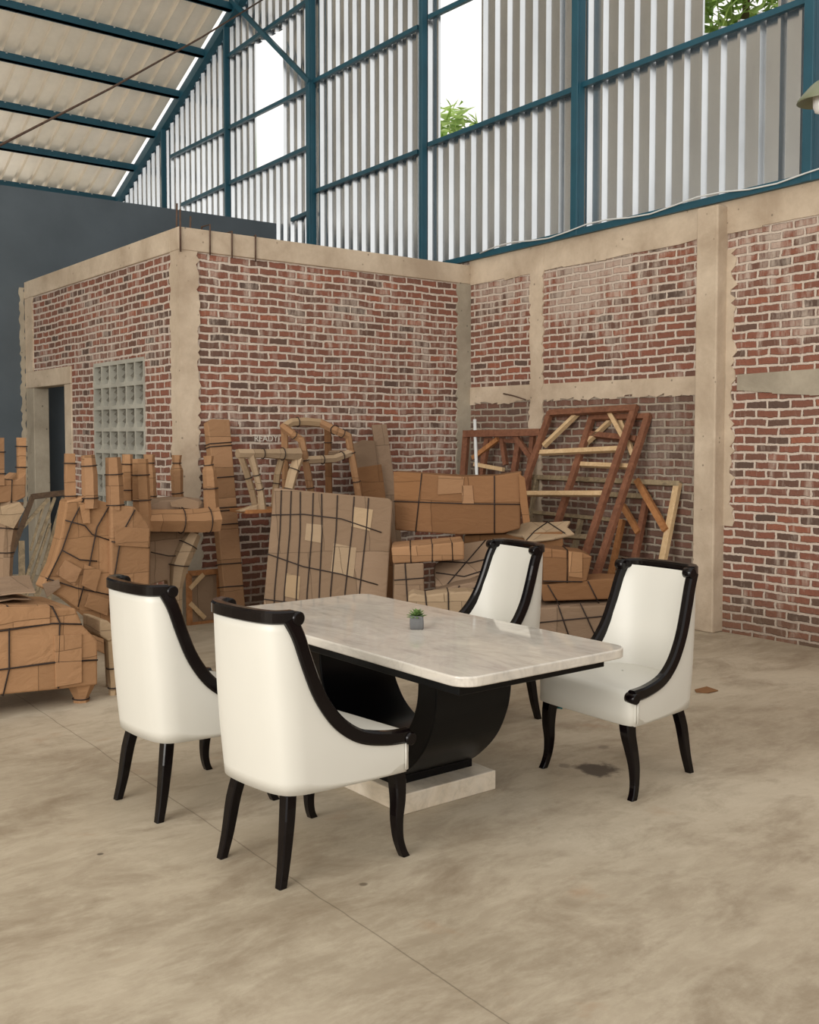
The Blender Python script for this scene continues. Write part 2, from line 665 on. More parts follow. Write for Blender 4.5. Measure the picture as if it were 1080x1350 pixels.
# ------------------------------------------------------------------ the setting
XA = 7.45           # the long wall on the right
YB = 8.49           # front of the small brick room
XL = 4.062          # side of the small brick room
YG = 12.66          # dark grey wall behind

struct(MB().box(-14, XA + .3, -8, 19.5, -.2, 0).build('floor', MAT['floor']))
struct(MB().box(XA + .3, 30, -8, 24, -.25, -.05).build('ground_outside', MAT['earth']))


def jag(mb, c0, c1, z0, z1, place, depth, amp=.018, l=True, r=True):
    """a cast strip c0..c1 between z0 and z1 whose brick-side edges are ragged; place(c, z) -> point"""
    n = max(2, int((z1 - z0) / .037))
    zs = [z0 + (z1 - z0) * i / n for i in range(n + 1)]
    left = [(c0 + (random.uniform(-amp, amp) if l else 0), z) for z in zs]
    right = [(c1 + (random.uniform(-amp, amp) if r else 0), z) for z in zs]
    for i in range(n):
        q = [place(*left[i]), place(*right[i]), place(*right[i + 1]), place(*left[i + 1])]
        mb.prism(q, depth)


# long wall on the right, masonry up to 3.5 m
zt0, zt1 = atx(620, 345, XA), atx(1080, 238, XA)


def ztop(y):
    return zt0.z + (zt1.z - zt0.z) * (y - zt0.y) / (zt1.y - zt0.y)


w = MB()
w.prism([(XA, -8, 0), (XA, 12.8, 0), (XA, 12.8, ztop(12.8)), (XA, -8, ztop(-8))], (.22, 0, 0))
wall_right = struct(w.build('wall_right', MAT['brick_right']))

pr = lambda y, z: Vector((XA - .012, y, z))
yb0, yb1 = atx(917, 400, XA - .2).y, 0
ycol_far = atx(917, 420, XA - .14).y
ycol_near = atx(945, 420, XA - .14).y
# ring beam along the top
t = MB()
N = 60
ys = [-8 + (YB + 8) * i / N for i in range(N + 1)]
for i in range(N):
    a, b = ys[i], ys[i + 1]
    za, zb = [-.265 + random.uniform(-.012, .012) for _ in range(2)]
    t.prism([pr(a, ztop(a)), pr(b, ztop(b)), pr(b, ztop(b) + zb), pr(a, ztop(a) + za)], (.1, 0, 0))
struct(t.build('trim_1', MAT['conc']))
# middle beam
t = MB()
zm1a, zm1b = atx(621, 511, XA), atx(912, 496, XA)
zm2a, zm2b = atx(621, 533, XA), atx(908, 519, XA)
lerp = lambda a, b, y: a.z + (b.z - a.z) * (y - a.y) / (b.y - a.y)
ys = [ycol_near + (YB - ycol_near) * i / 36 for i in range(37)]
for i in range(36):
    a, b = ys[i], ys[i + 1]
    j1, j2 = random.uniform(-.02, .02), random.uniform(-.02, .02)
    t.prism([pr(a, lerp(zm1a, zm1b, a)), pr(b, lerp(zm1a, zm1b, b)), pr(b, lerp(zm2a, zm2b, b) + j1), pr(a, lerp(zm2a, zm2b, a) + j2)], (.1, 0, 0))
struct(t.build('trim_2', MAT['conc']))
t = MB()
q1, q2 = atx(973, 494, XA), atx(1080, 486, XA)
q3, q4 = atx(973, 516, XA), atx(1080, 520, XA)
ys = [-8 + (q1.y + 8) * i / 40 for i in range(41)]
for i in range(40):
    a, b = ys[i], ys[i + 1]
    lo_ = lambda yy: max(lerp(q3, q4, yy), lerp(q1, q2, yy) - .21)
    t.prism([pr(a, lerp(q1, q2, a)), pr(b, lerp(q1, q2, b)), pr(b, lo_(b) + random.uniform(-.015, .015)), pr(a, lo_(a) + random.uniform(-.015, .015))], (.1, 0, 0))
struct(t.build('trim_3', MAT['conc_grey']))
# thin column, thick column
t = MB()
ys1, ys2 = atx(717, 420, XA).y, atx(700, 420, XA).y
jag(t, ys1, ys2, 0, ztop(ys1) - .02, lambda c, z: Vector((XA - .016, c, z)), (.1, 0, 0))
struct(t.build('trim_4', MAT['conc']))
t = MB()
t.box(XA - .14, XA + .05, ycol_near, ycol_far, 0, ztop(ycol_near) - .04)
struct(t.build('trim_5', MAT['conc'], bevel=.012))
t = MB()
jag(t, ycol_near - .07, ycol_near + .02, .9, 3.2, lambda c, z: Vector((XA - .01, c, z)), (.05, 0, 0), .035, True, False)
struct(t.build('trim_6', MAT['conc']))

# small brick room: front
ZR1, ZR0 = atx(237, 301.5, XL).z + 0.0, atx(235, 332.6, XL).z
ZR1 = aty(430, 325, YB).z
ZR0 = aty(430, 352.5, YB).z
w = MB().box(XL, XA, YB, YB + .14, 0, ZR0)
struct(w.build('wall_front', MAT['brick_front']))
# side with its doorway and vent opening
yd0, yd1 = atx(87, 540, XL).y, atx(46.5, 540, XL).y       # doorway, near and far jamb
zd = atx(80, 506.5, XL).z
yv0, yv1 = atx(191, 520, XL).y, atx(125.5, 520, XL).y   # vent blocks
zv1, zv0 = atx(191, 473, XL).z, .62
w = MB()
for a, b, z0, z1 in ((YB, yv0, 0, ZR0), (yv0, yv1, 0, zv0), (yv0, yv1, zv1, ZR0), (yv1, yd0, 0, ZR0), (yd0, yd1, zd, ZR0), (yd1, YG, 0, ZR0)):
    w.box(XL, XL + .14, a, b, z0, z1)
struct(w.build('wall_side', MAT['brick_side']))
# ring beam of the room, two planks of shuttering marks on it
t = MB()
t.box(XL - .02, XA, YB - .02, YB + .16, ZR0, ZR1)
t.box(XL - .02, XL + .16, YB + .16, YG, ZR0, ZR1)
struct(t.build('trim_7', MAT['conc'], bevel=.008))
# corner column and right column of the front, far column of the side
xc = aty(261, 440, YB).x
t = MB()
jag(t, XL - .016, xc, .95, ZR0, lambda c, z: Vector((c, YB - .016, z)), (0, .1, 0), .02, False, True)
struct(t.build('trim_8', MAT['conc']))
t = MB()
jag(t, YB + .0841, YB + .17, .95, ZR0, lambda c, z: Vector((XL - .016, c, z)), (.1, 0, 0), .02, False, True)
struct(t.build('trim_9', MAT['conc']))
t = MB()
jag(t, XL - .018, xc + .02, 0, .95, lambda c, z: Vector((c, YB - .018, z)), (0, .1, 0), .025, False, True)
jag(t, YB + .0821, YB + .19, 0, .95, lambda c, z: Vector((XL - .018, c, z)), (.1, 0, 0), .02, False, True)
struct(t.build('trim_10', MAT['conc_grey']))
t = MB()
jag(t, aty(602, 450, YB).x, XA, 0, ZR0, lambda c, z: Vector((c, YB - .016, z)), (0, .1, 0), .02, True, False)
struct(t.build('trim_11', MAT['conc_grey']))
# door surround
t = MB()
yl0, yl1 = atx(95, 495, XL).y, YG
zl = atx(90, 483, XL).z
t.box(XL - .02, XL + .15, yl0, yl1, zd - .008, zl)
struct(t.build('trim_12', MAT['conc'], bevel=.01))
t = MB()
t.box(XL - .015, XL + .15, yl0, yd0 + .008, 0, zd - .009)
struct(t.build('trim_13', MAT['conc'], bevel=.008))
t = MB()
t.box(XL - .02, XL + .16, yd1 - .01, YG - .002, 0, zd - .009)
struct(t.build('trim_14', MAT['conc_grey'], bevel=.008))
t = MB()
jag(t, YG - .26, YG, zl, ZR0, lambda c, z: Vector((XL - .016, c, z)), (.1, 0, 0), .015, True, False)
struct(t.build('trim_15', MAT['conc']))
# ventilation blocks
t = MB()
nc, nr = 6, 8
cw, rh = (yv1 - yv0) / nc, (zv1 - zv0) / nr
x0 = XL - .012
for i in range(nc + 1):
    y = yv0 + cw * i
    t.box(x0, XL + .11, y - .012, y + .012, zv0, zv1)
for j in range(nr + 1):
    z = zv0 + rh * j
    t.box(x0 + .001, XL + .109, yv0, yv1, z - .02, z + .02)
for i in range(nc):
    for j in range(nr):
        y, z = yv0 + cw * i, zv0 + rh * j
        for s, yy in ((1, y + .012), (-1, y + cw - .012)):     # cut-off lower corners of each opening
            t.prism([(x0 + .002, yy, z + .018), (x0 + .002, yy + s * .045, z + .018), (x0 + .002, yy, z + .075)], (.1, 0, 0))
win = struct(t.build('window_1', MAT['vent']))
t = MB()
for i in range(nc):
    for j in range(nr):
        y, z = yv0 + cw * i, zv0 + rh * j
        for k in range(2):                                     # slanting louvre blades inside each block
            za = z + .03 + k * rh / 3
            t.add([(XL + .03, y + .01, za), (XL + .03, y + cw - .01, za + .05), (XL + .09, y + cw - .01, za + .12), (XL + .09, y + .01, za + .07)],
                  [(0, 1, 2, 3)])
t.build('louvre', MAT['vent_dark'], win)

# dark grey wall behind
g0, g1 = aty(0, 243.6, YG), aty(389, 298, YG)
sl = (g1.z - g0.z) / (g1.x - g0.x)
w = MB().prism([(-14, YG, 0), (g1.x, YG, 0), (g1.x, YG, g1.z), (-14, YG, g0.z + sl * (-14 - g0.x))], (0, .2, 0))
struct(w.build('wall_back', MAT['grey_wall']))

struct(MB().box(-9.2, -9, 4.5, YG + .2, 0, 5.2).build('unseen_shade_wall', MAT['grey_wall']))  # unseen wall, added to darken the pile and the sheet reflections

t = MB()
jag(t, XL - .075, XL - .02, .8, 3.42, lambda c, z: Vector((c, YG - .008, z)), (0, .05, 0), .014)
struct(t.build('trim_60', MAT['conc_grey']))

# steel gable wall: ribbed sheets with three openings
e0, e1 = atx(155, 262, XA), atx(300, 25, XA)
rs = (e1.z - e0.z) / (e1.y - e0.y)


def zroof(y):
    return e0.z + rs * (y - e0.y)


YE, YR = 18.6, 6.2
XS = XA + .10
wins = []
for p0, p1, ph, pl in (((377, 215), (340, 215), (358, 48), (358, 217)),
                       ((638, 150), (583, 150), None, (610, 172)),
                       ((1026, 10), (932, 30), None, (975, 29))):
    ya, yb = atx(*p0, XS).y, atx(*p1, XS).y
    zl_ = atx(*pl, XS).z
    zh_ = atx(*ph, XS).z if ph else zl_ + 2.3
    wins.append((ya, yb, zl_, zh_))
P_ = .186
prof = [(0, 0), (.098, 0), (.128, -.042), (.155, -.042), (.177, 0)]
brk = []
y = -2.0
while y < YE:
    for a, b in prof:
        brk.append((y + a, b))
    y += P_
for ya, yb, _, _ in wins:
    for q in (ya, yb):
        for i in range(len(brk) - 1):
            if brk[i][0] < q < brk[i + 1][0]:
                k = (q - brk[i][0]) / (brk[i + 1][0] - brk[i][0])
                brk.insert(i + 1, (q, brk[i][1] + k * (brk[i + 1][1] - brk[i][1])))
                break
t = MB()
for (a, da), (b, db) in zip(brk, brk[1:]):
    top = lambda yy: min(zroof(yy), zroof(YR) + (yy - YR) * .447 if yy < YR else 99) - .02
    spans = [(ztop(a) - .15 if a < 12.8 else 3.0, None)]
    mid = (a + b) / 2
    for ya, yb, zl_, zh_ in wins:
        if ya < mid < yb:
            spans = [(spans[0][0], zl_), (zh_, None)]
    for z0, z1 in spans:
        ta, tb = (top(a), top(b)) if z1 is None else (z1, z1)
        if ta <= z0 or tb <= z0:
            continue
        t.add([(XS + da, a, z0), (XS + db, b, z0), (XS + db, b, tb), (XS + da, a, ta)], [(0, 1, 2, 3)])
struct(t.build('wall_gable', MAT['sheet_wall'], recalc=False))

# roof slope with purlins
XE = XA - .06
t = MB()
rows = []
x = -13.0
pr_ = [(0, 0), (.13, 0), (.14, .06), (.20, .06), (.21, 0)]
xs = []
while x < XE:
    for a, b in pr_:
        if x + a < XE:
            xs.append((x + a, b))
    x += .25
for (a, da), (b, db) in zip(xs, xs[1:]):
    t.add([(a, YE, zroof(YE) + .1 + da), (b, YE, zroof(YE) + .1 + db), (b, YR, zroof(YR) + .1 + db), (a, YR, zroof(YR) + .1 + da)], [(0, 1, 2, 3)])
struct(t.build('ceiling', MAT['sheet_roof'], recalc=False))
pts = [atx(*p, XA) for p in ((152, 254), (178, 212), (205, 168), (237, 121), (270, 67), (307, 3))]
k = 16
sn = Vector((0, -rs, 1)).normalized()
for i in range(8):
    if i < 6:
        yp = pts[i].y
    else:
        yp = pts[5].y - (pts[4].y - pts[5].y) * (i - 5)
    zp = zroof(yp) + .1
    m = MB()
    m.box(-13, XA - .02, yp - .035, yp + .035, zp - .125, zp - .01)
    m.box(-13, XA - .02, yp - .035, yp + .06, zp - .125, zp - .11)
    o = struct(m.build('trim_%d' % k, MAT['teal']))
    b_ = MB()
    xx = -2.0
    while xx < XA - .2:
        b_.lathe([(0.0, .012), (.014, .006), (.016, 0)], (xx, yp - .05, zp - .03), 6)
        xx += .25
    b_.build('screw', MAT['wire'], o)
    k += 1
# rafter under the sheet edge, posts, girts, brace
m = MB()
m.bar((XA + .02, YE, zroof(YE)), (XA + .02, YR, zroof(YR)), .1, .14, sn)
struct(m.build('trim_%d' % k, MAT['teal']))
k += 1
for p, wd in (((1071, 100), .085), ((763, 100), .085), ((557, 100), .055), ((410, 100), .08), ((298, 140), .045), ((215, 230), .035)):
    yy = atx(*p, XA).y
    m = MB().box(XA - .03, XA + .05, yy - wd / 2, yy + wd / 2, ztop(yy) if yy < 12.8 else 3.0, zroof(yy) - .05)
    if wd > .07:
        m.box(XA - .06, XA - .03, yy - wd / 2, yy + wd / 2, ztop(yy), zroof(yy) - .05)
    struct(m.build('trim_%d' % k, MAT['teal'], bevel=.006))
    k += 1
for a, b in (((415, 253), (1080, -9)), ((409.5, 110), (552, 36)), ((566, 191), (755, 119)), ((770, 112), (1070, -2)), ((566, 23), (625, -5)),
             ((240, 270), (405, 195)), ((225, 207), (408, 116)), ((300, 75), (410, -2)), ((385, 290), (408, 280))):
    A, B = atx(*a, XA + .03), atx(*b, XA + .03)
    if a == (415, 253):
        B = atx(552, 200, XA + .03)
    m = MB().bar(A, B, .05, .045, (1, 0, 0))
    struct(m.build('trim_%d' % k, MAT['teal']))
    k += 1
m = MB()
m.bar(atx(408, 108, XA - .05), atx(300, -5, XA - .05), .06, .05, (1, 0, 0))
struct(m.build('trim_%d' % k, MAT['teal']))
k += 1
# wall plate along the top of the masonry and the cable clipped to it
m = MB()
for i in range(24):
    a = -2 + (YB + 2.4) * i / 24
    b = -2 + (YB + 2.4) * (i + 1) / 24
    m.bar((XA - .02, a, ztop(a) + .03), (XA - .02, b, ztop(b) + .03), .07, .06, (0, 0, 1))
struct(m.build('trim_%d' % k, MAT['teal']))
k += 1
m = MB()
m.tube([(XA - .075, a, ztop(a) + .03 + .05 * math.sin(a * 2.6) ** 2) for a in [1 + i * .25 for i in range(30)]], .007, 6)
tag(m.build('electric_cable', MAT['wire']), 'thin pale electric cable clipped along the top of the long brick wall', 'cable')
# tie rod under the roof
A = atx(352, -4, XA - .1)
B = aty(-40, 212, 8.6)
m = MB().tube([A, A.lerp(B, .33) - Vector((0, 0, .05)), A.lerp(B, .66) - Vector((0, 0, .05)), B, B + (B - A) * .5], .011, 8)
tag(m.build('roof_cable', MAT['rebar']), 'thin dark brown stay cable running slantwise under the ribbed roof', 'cable')

# rebar ends and stirrups on the room's ring beam
rb = thing('rebar_starter', 'rusty starter bars and stirrup hoops sticking out of the brick room\'s ring beam corner', 'rebar', (XL + .05, YB, ZR1 - .1))
for px, py in ((232, 268), (250, 285)):
    a = aty(px, py, YB + .08)
    MB().tube([(a.x, a.y, ZR1 - .1), (a.x + .01, a.y, a.z)], .009, 6).build('bar', MAT['rebar'], rb)
a = aty(237.5, 276, YB - .035)
MB().tube([(a.x, a.y, ZR0 - .02), (a.x, a.y, a.z)], .009, 6).build('bar', MAT['rebar'], rb)
for x0_, x1_, yt, yb_ in ((266, 277, 296, 336), (297, 306, 305, 340), (333, 337, 310, 345)):
    a, b, c = aty(x1_, yb_, YB - .03), aty(x1_, yt, YB - .03), aty(x0_, yt + 3, YB + .1)
    MB().tube([a, b, c, (c.x, c.y, ZR1 - .05)], .008, 6).build('stirrup', MAT['rebar'], rb)
a = aty(640, 519, 0) if False else atx(664, 519, XA - .012)
b = atx(693, 527, XA - .09)
tag(MB().tube([a, a.lerp(b, .5) + Vector((-.02, 0, .01)), b], .007, 6).build('loose_rebar', MAT['rebar']), 'single short bent rebar end poking from the middle beam of the long wall', 'rebar')

# chalk writing on the brick front
def text(name, body, size, mat, loc, rot, parent=None):
    cu = bpy.data.curves.new(name, 'FONT')
    cu.body = body
    cu.size = size
    cu.extrude = .001
    tmp = bpy.data.objects.new(name, cu)
    COL.objects.link(tmp)
    dg = bpy.context.evaluated_depsgraph_get()
    me = bpy.data.meshes.new_from_object(tmp.evaluated_get(dg))
    bpy.data.objects.remove(tmp)
    me.materials.clear()
    me.materials.append(mat)
    o = bpy.data.objects.new(name, me)
    COL.objects.link(o)
    o.location = loc
    o.rotation_euler = rot
    return o


p = aty(335, 582, YB - .006)
tag(text('chalk_writing', 'READY', .082, MAT['chalk'], p, (PI / 2, 0, 0)), 'white chalk letters on the brick front above the pale wrapped stool', 'writing')

# industrial lamp by the right edge
lp = atx(1083, 120, XA - .55)
lamp = thing('wall_lamp', 'olive green enamel wall lamp with frosted glass globe at the right edge', 'lamp', (lp.x, lp.y, lp.z))
MB().lathe([(.03, .07), (.045, .06), (.075, .035), (.125, -.02), (.158, -.06), (.165, -.078), (.16, -.08), (.12, -.035), (.06, .0), (.0, .01)], lp, 32).build('lamp_shade', MAT['enamel'], lamp)
MB().lathe([(.055, -.02), (.056, -.05), (.054, -.11), (.04, -.15), (.0, -.165)], lp, 24).build('glass_globe', MAT['globe'], lamp)
MB().tube([lp + Vector((0, 0, .06)), lp + Vector((0, 0, .16)), lp + Vector((.08, -.02, .24)), lp + Vector((.5, -.05, .2))], .014, 8).build('bracket', MAT['enamel'], lamp)

# trees outside the openings
def tree(label, c, rad, n, seed, trunk):
    rnd = random.Random(seed)
    tr = thing('tree', label, 'tree', (trunk[0], trunk[1], -.05), 'trees outside the steel wall')
    MB().tube([(trunk[0], trunk[1], -.05), (trunk[0] + .1, trunk[1], 2.5), (c[0], c[1], c[2])], [.16, .12, .04], 10).build('trunk', MAT['bark'], tr)
    m_ = MB()
    for _ in range(n):
        d = Vector((rnd.gauss(0, 1), rnd.gauss(0, 1), rnd.gauss(0, 1))).normalized() * rnd.uniform(.35, 1) ** .6
        pp = Vector(c) + Vector((d.x * rad[0], d.y * rad[1], d.z * rad[2]))
        a = Vector((rnd.gauss(0, 1), rnd.gauss(0, 1), rnd.gauss(0, .6))).normalized() * rnd.uniform(.1, .2)
        b = a.orthogonal().normalized() * a.length * .35
        up = a.cross(b).normalized() * .02
        m_.add([pp - a, pp + b + up, pp + a, pp - b + up], [(0, 1, 2, 3)])
    m_.build('foliage', MAT['tree_leaf'], tr, recalc=False)


c3_ = atx(985, -5, 10.5)
tree('leafy green tree seen through the top right opening of the steel wall', c3_, (1.3, 1.5, 1.2), 2600, 3, (10.4, c3_.y + .3))
c2_ = atx(594, 172, 10.6)
tree('pale green tree low in the middle opening of the steel wall', c2_ - Vector((0, 0, .5)), (.6, .6, 1.0), 420, 5, (10.8, c2_.y + .1))

# ------------------------------------------------------------------ dining table
TZ = .729
ax0, ax1, ay0, ay1 = 2.56, 3.535, 2.95, 4.96


def rrect(x0, x1, y0, y1, r, n=8):
    out = []
    for cx, cy, a0 in ((x1 - r, y1 - r, 0), (x0 + r, y1 - r, 90), (x0 + r, y0 + r, 180), (x1 - r, y0 + r, 270)):
        for i in range(n + 1):
            a = R(a0 + 90 * i / n)
            out.append((cx + r * math.cos(a), cy + r * math.sin(a)))
    return out


tb = thing('dining_table', 'marble topped dining table on a black curved pedestal in the middle of the floor', 'table', (3.05, 3.89, 0))
q = rrect(ax0, ax1, ay0, ay1, .09)
m = MB().prism([(x, y, TZ) for x, y in q], (0, 0, -.042))
m.build('tabletop', MAT['marble'], tb, bevel=.007, seg=3)
m = MB()
xi0, xi1, yi0, yi1 = ax0 + .03, ax1 - .11, ay0 + .06, ay1 - .1
m.box(xi0, xi1, yi0, yi1, TZ - .082, TZ - .042)
m.build('apron', MAT['black'], tb, bevel=.004)
# U-shaped pedestal, one thick bent board
outer = [(.518, TZ - .08), (.518, .54), (.508, .46), (.485, .39), (.445, .31), (.39, .24), (.32, .175), (.25, .125), (.18, .1), (0, .1)]
inner = [(.392, TZ - .08), (.388, .54), (.378, .48), (.355, .42), (.325, .37), (.285, .32), (.235, .28), (.175, .25), (.1, .235), (0, .23)]


def smooth_poly(pts_, n=5):
    out = []
    for i in range(len(pts_) - 1):
        p0 = pts_[max(i - 1, 0)]; p1 = pts_[i]; p2 = pts_[i + 1]; p3 = pts_[min(i + 2, len(pts_) - 1)]
        for k_ in range(n):
            t_ = k_ / n
            out.append(tuple(.5 * ((2 * p1[j]) + (-p0[j] + p2[j]) * t_ + (2 * p0[j] - 5 * p1[j] + 4 * p2[j] - p3[j]) * t_ ** 2 + (-p0[j] + 3 * p1[j] - 3 * p2[j] + p3[j]) * t_ ** 3) for j in range(len(p1))))
    out.append(tuple(pts_[-1]))
    return out


so, si = smooth_poly(outer), smooth_poly(inner)
so = so + [(-a, b) for a, b in so[-2::-1]]
si = si + [(-a, b) for a, b in si[-2::-1]]
m = MB()
nU = len(so)
px0, px1, pyc = 2.775, 3.215, 3.89
vsU, fsU = [], []
for (a, b), (c, d) in zip(so, si):
    for x_ in (px0, px1):
        vsU += [(x_, pyc - a, b), (x_, pyc - c, d)]
for i in range(nU - 1):
    o_, n_ = i * 4, (i + 1) * 4
    fsU += [(o_, n_, n_ + 2, o_ + 2), (o_ + 1, o_ + 3, n_ + 3, n_ + 1), (o_, o_ + 1, n_ + 1, n_), (o_ + 2, n_ + 2, n_ + 3, o_ + 3)]
fsU += [(0, 2, 3, 1), ((nU - 1) * 4, (nU - 1) * 4 + 1, (nU - 1) * 4 + 3, (nU - 1) * 4 + 2)]
m.add(vsU, fsU)
ped = m.build('pedestal', MAT['black'], tb, bevel=.006)
MB().box(px0 - .015, px1 + .0, pyc - .25, pyc + .25, .087, .125).build('foot_block', MAT['black'], tb, bevel=.003)
m = MB().box(2.715, 3.262, 3.525, 4.255, 0, .09)
m.build('plinth', MAT['marble_edge'], tb, bevel=.005)

# ------------------------------------------------------------------ dining chairs
def make_chair(label):
    ch = thing('dining_chair', label, 'chair', (0, 0, 0), 'white leather dining chairs around the marble table')
    # plan of the tub: from the front end of one arm round the back to the other, half listed
    plan = smooth_poly([(.272, .300), (.2, .294), (.08, .280), (-.04, .262), (-.13, .246), (-.19, .231), (-.236, .20), (-.258, .148), (-.267, .08), (-.270, 0)], 4)
    full = plan + [(x, -y) for x, y in plan[-2::-1]]
    prof_ = [(x + .05 * (z - .338) / .63 * max(0, min(1, (.1 - x) / .3)), z) for x, z in ((-.236, .99), (-.208, .925), (-.172, .82), (-.130, .715), (-.085, .638), (-.035, .578), (.03, .53), (.10, .503), (.2, .485), (.30, .478))]

    def ztop_(x):
        if x <= prof_[0][0]:
            return prof_[0][1]
        for (a, b), (c, d) in zip(prof_, prof_[1:]):
            if x <= c:
                return b + (d - b) * (x - a) / (c - a)
        return prof_[-1][1]

    ZB = .338
    lean = lambda x, z: x - .05 * ((z - ZB) / .63) * max(0, min(1, (.1 - x) / .3))
    rows = []
    nz = 14
    for j in range(nz + 1):
        row = []
        for x, y in full:
            z1 = ztop_(x)
            z = ZB + (z1 - ZB) * j / nz
            bul = 1 + .018 * math.sin(PI * j / nz)
            f = 1.0 - .05 * max(0, (z - .5) / .47)         # the back narrows a little upwards
            row.append((lean(x, z) * bul, y * f * bul, z))
        rows.append(row)
    m_ = MB().grid(rows)
    sh = m_.build('shell', MAT['leather'], ch)
    so_ = sh.modifiers.new('thick', 'SOLIDIFY'); so_.thickness = .018; so_.offset = -1
    # inside back, between the two rails
    rows = []
    NZ, NY = 16, 20
    for j in range(NZ + 1):
        z = .43 + (.992 - .43) * j / NZ
        # rail x at that height
        xr = None
        for (a, b), (c, d) in zip(prof_, prof_[1:]):
            if d <= z <= b:
                xr = a + (c - a) * (b - z) / (b - d)
        if xr is None:
            xr = prof_[0][0] if z > .95 else .24
        xr = lean(xr, z)
        xcn = lean(-.215, z) + .06 * (1 - (z - .43) / .562)
        hw = .225 + .055 * max(0, min(1, (.75 - z) / .3))
        hw *= 1.0 - .05 * max(0, (z - .5) / .47)
        row = []
        for i in range(NY + 1):
            s_ = -1 + 2 * i / NY
            row.append((xcn + (max(xr, xcn) - xcn) * abs(s_) ** 2.6 + .012 * (1 - s_ * s_), hw * s_, z))
        rows.append(row)
    bk = MB().grid(rows, flip=True).build('backrest', MAT['leather'], ch)
    # seat cushion
    out = []
    for x, y in [(.305, .21), (.302, .265), (.286, .297), (.24, .301), (.1, .278), (-.05, .254), (-.16, .215), (-.2, .12)]:
        out.append((x, y))
    ol = smooth_poly(out, 4)
    ol = ol + [(x, -y) for x, y in ol[::-1]]
    m_ = MB()
    lv = [(.94, .336), (1.0, .345), (1.0, .40), (1.003, .455), (.992, .478), (.965, .492), (.88, .500), (.6, .506), (.02, .508)]
    rows = [[(x * s_ + .02 * (1 - s_), y * s_, z) for x, y in ol + ol[:1]] for s_, z in lv]
    m_.grid(rows)
    rows0 = rows[0][:-1]
    m_.add(rows0, [tuple(range(len(rows0)))])
    seat = m_.build('seat', MAT['leather'], ch, weld=True)
    for s_ in (-1, 1):        # piped seam by the front corner
        MB().tube([(.262, s_ * .3085, .352), (.262, s_ * .3095, .40), (.262, s_ * .3085, .455)], .0035, 6).build('piping', MAT['leather'], seat)
    # swept side rails
    for s_ in (-1, 1):
        pth = []
        for x_, z_ in prof_[:-1] + [(.285, .480)]:
            # half width of the tub at this point of the plan
            hw_ = plan[-1][1]
            for (a, b), (c, d) in zip(plan, plan[1:]):
                if c <= x_ <= a:
                    hw_ = b + (d - b) * (a - x_) / max(a - c, 1e-6)
                    break
            if x_ > plan[0][0]:
                hw_ = plan[0][1]
            hw_ = max(hw_, .228) if x_ < -.18 else hw_
            pth.append((lean(x_, z_), hw_ * (1.0 - .05 * max(0, (z_ - .5) / .47)) * 1.004, z_))
        pth = smooth_poly(pth, 4)
        vs_, n_ = [], len(pth)
        for i, p_ in enumerate(pth):
            p_ = Vector((p_[0], p_[1] * s_, p_[2]))
            a_ = Vector((pth[min(i + 1, n_ - 1)][0], pth[min(i + 1, n_ - 1)][1] * s_, pth[min(i + 1, n_ - 1)][2]))
            b_ = Vector((pth[max(i - 1, 0)][0], pth[max(i - 1, 0)][1] * s_, pth[max(i - 1, 0)][2]))
            tg = (a_ - b_).normalized()
            lat = Vector((0, 1, 0))
            lat = (lat - tg * lat.dot(tg)).normalized()
            nr_ = lat.cross(tg)
            if nr_.z < 0 and abs(nr_.z) > .3:
                nr_ = -nr_
            if nr_.x < 0 and abs(nr_.z) <= .3:
                nr_ = -nr_
            c_ = p_ + Vector((0, -s_ * .008, 0))
            wl, hh = .021, .027
            for u_, v_ in ((-1, -.7), (-.7, -1), (.7, -1), (1, -.7), (1, .7), (.6, 1), (-.6, 1), (-1, .7)):
                vs_.append(c_ + lat * (u_ * wl) + nr_ * (v_ * hh))
        fs_ = []
        for i in range(n_ - 1):
            for k_ in range(8):
                l_ = (k_ + 1) % 8
                fs_.append((i * 8 + k_, i * 8 + l_, (i + 1) * 8 + l_, (i + 1) * 8 + k_))
        fs_ += [tuple(range(7, -1, -1)), tuple((n_ - 1) * 8 + i for i in range(8))]
        m_ = MB().add(vs_, fs_, False)
        rl = m_.build('side_rail', MAT['lacquer'], ch)
        # scrolled front end
        yy = s_ * .294
        MB().tube([(.283, yy - .029, .470), (.283, yy - .026, .470), (.283, yy + .026, .470), (.283, yy + .029, .470)], [.021, .025, .025, .021], 18, ref=(0, 0, 1)).build('arm_scroll', MAT['lacquer'], rl)
    # crest rail with rolled ends
    cr = [(lean(x, 1.0) + .004, y * .945) for x, y in full if x < -.168]
    pth = [Vector((x, y, 1.0)) for x, y in cr]
    vs_, n_ = [], len(pth)
    for i, p_ in enumerate(pth):
        tg = (pth[min(i + 1, n_ - 1)] - pth[max(i - 1, 0)]).normalized()
        nr_ = Vector((tg.y, -tg.x, 0))
        if nr_.x > 0 and abs(nr_.x) > .2:
            nr_ = -nr_
        if abs(nr_.x) <= .2 and nr_.y * p_.y < 0:
            nr_ = -nr_
        for u_, z_ in ((-.036, -.018), (-.036, .012), (-.028, .022), (.006, .024), (.013, .016), (.013, -.02), (.004, -.026), (-.028, -.026)):
            vs_.append(p_ + nr_ * u_ + Vector((0, 0, z_)))
    fs_ = []
    for i in range(n_ - 1):
        for k_ in range(8):
            l_ = (k_ + 1) % 8
            fs_.append((i * 8 + k_, i * 8 + l_, (i + 1) * 8 + l_, (i + 1) * 8 + k_))
    fs_ += [tuple(range(7, -1, -1)), tuple((n_ - 1) * 8 + i for i in range(8))]
    crest = MB().add(vs_, fs_, False).build('crest_rail', MAT['lacquer'], ch)
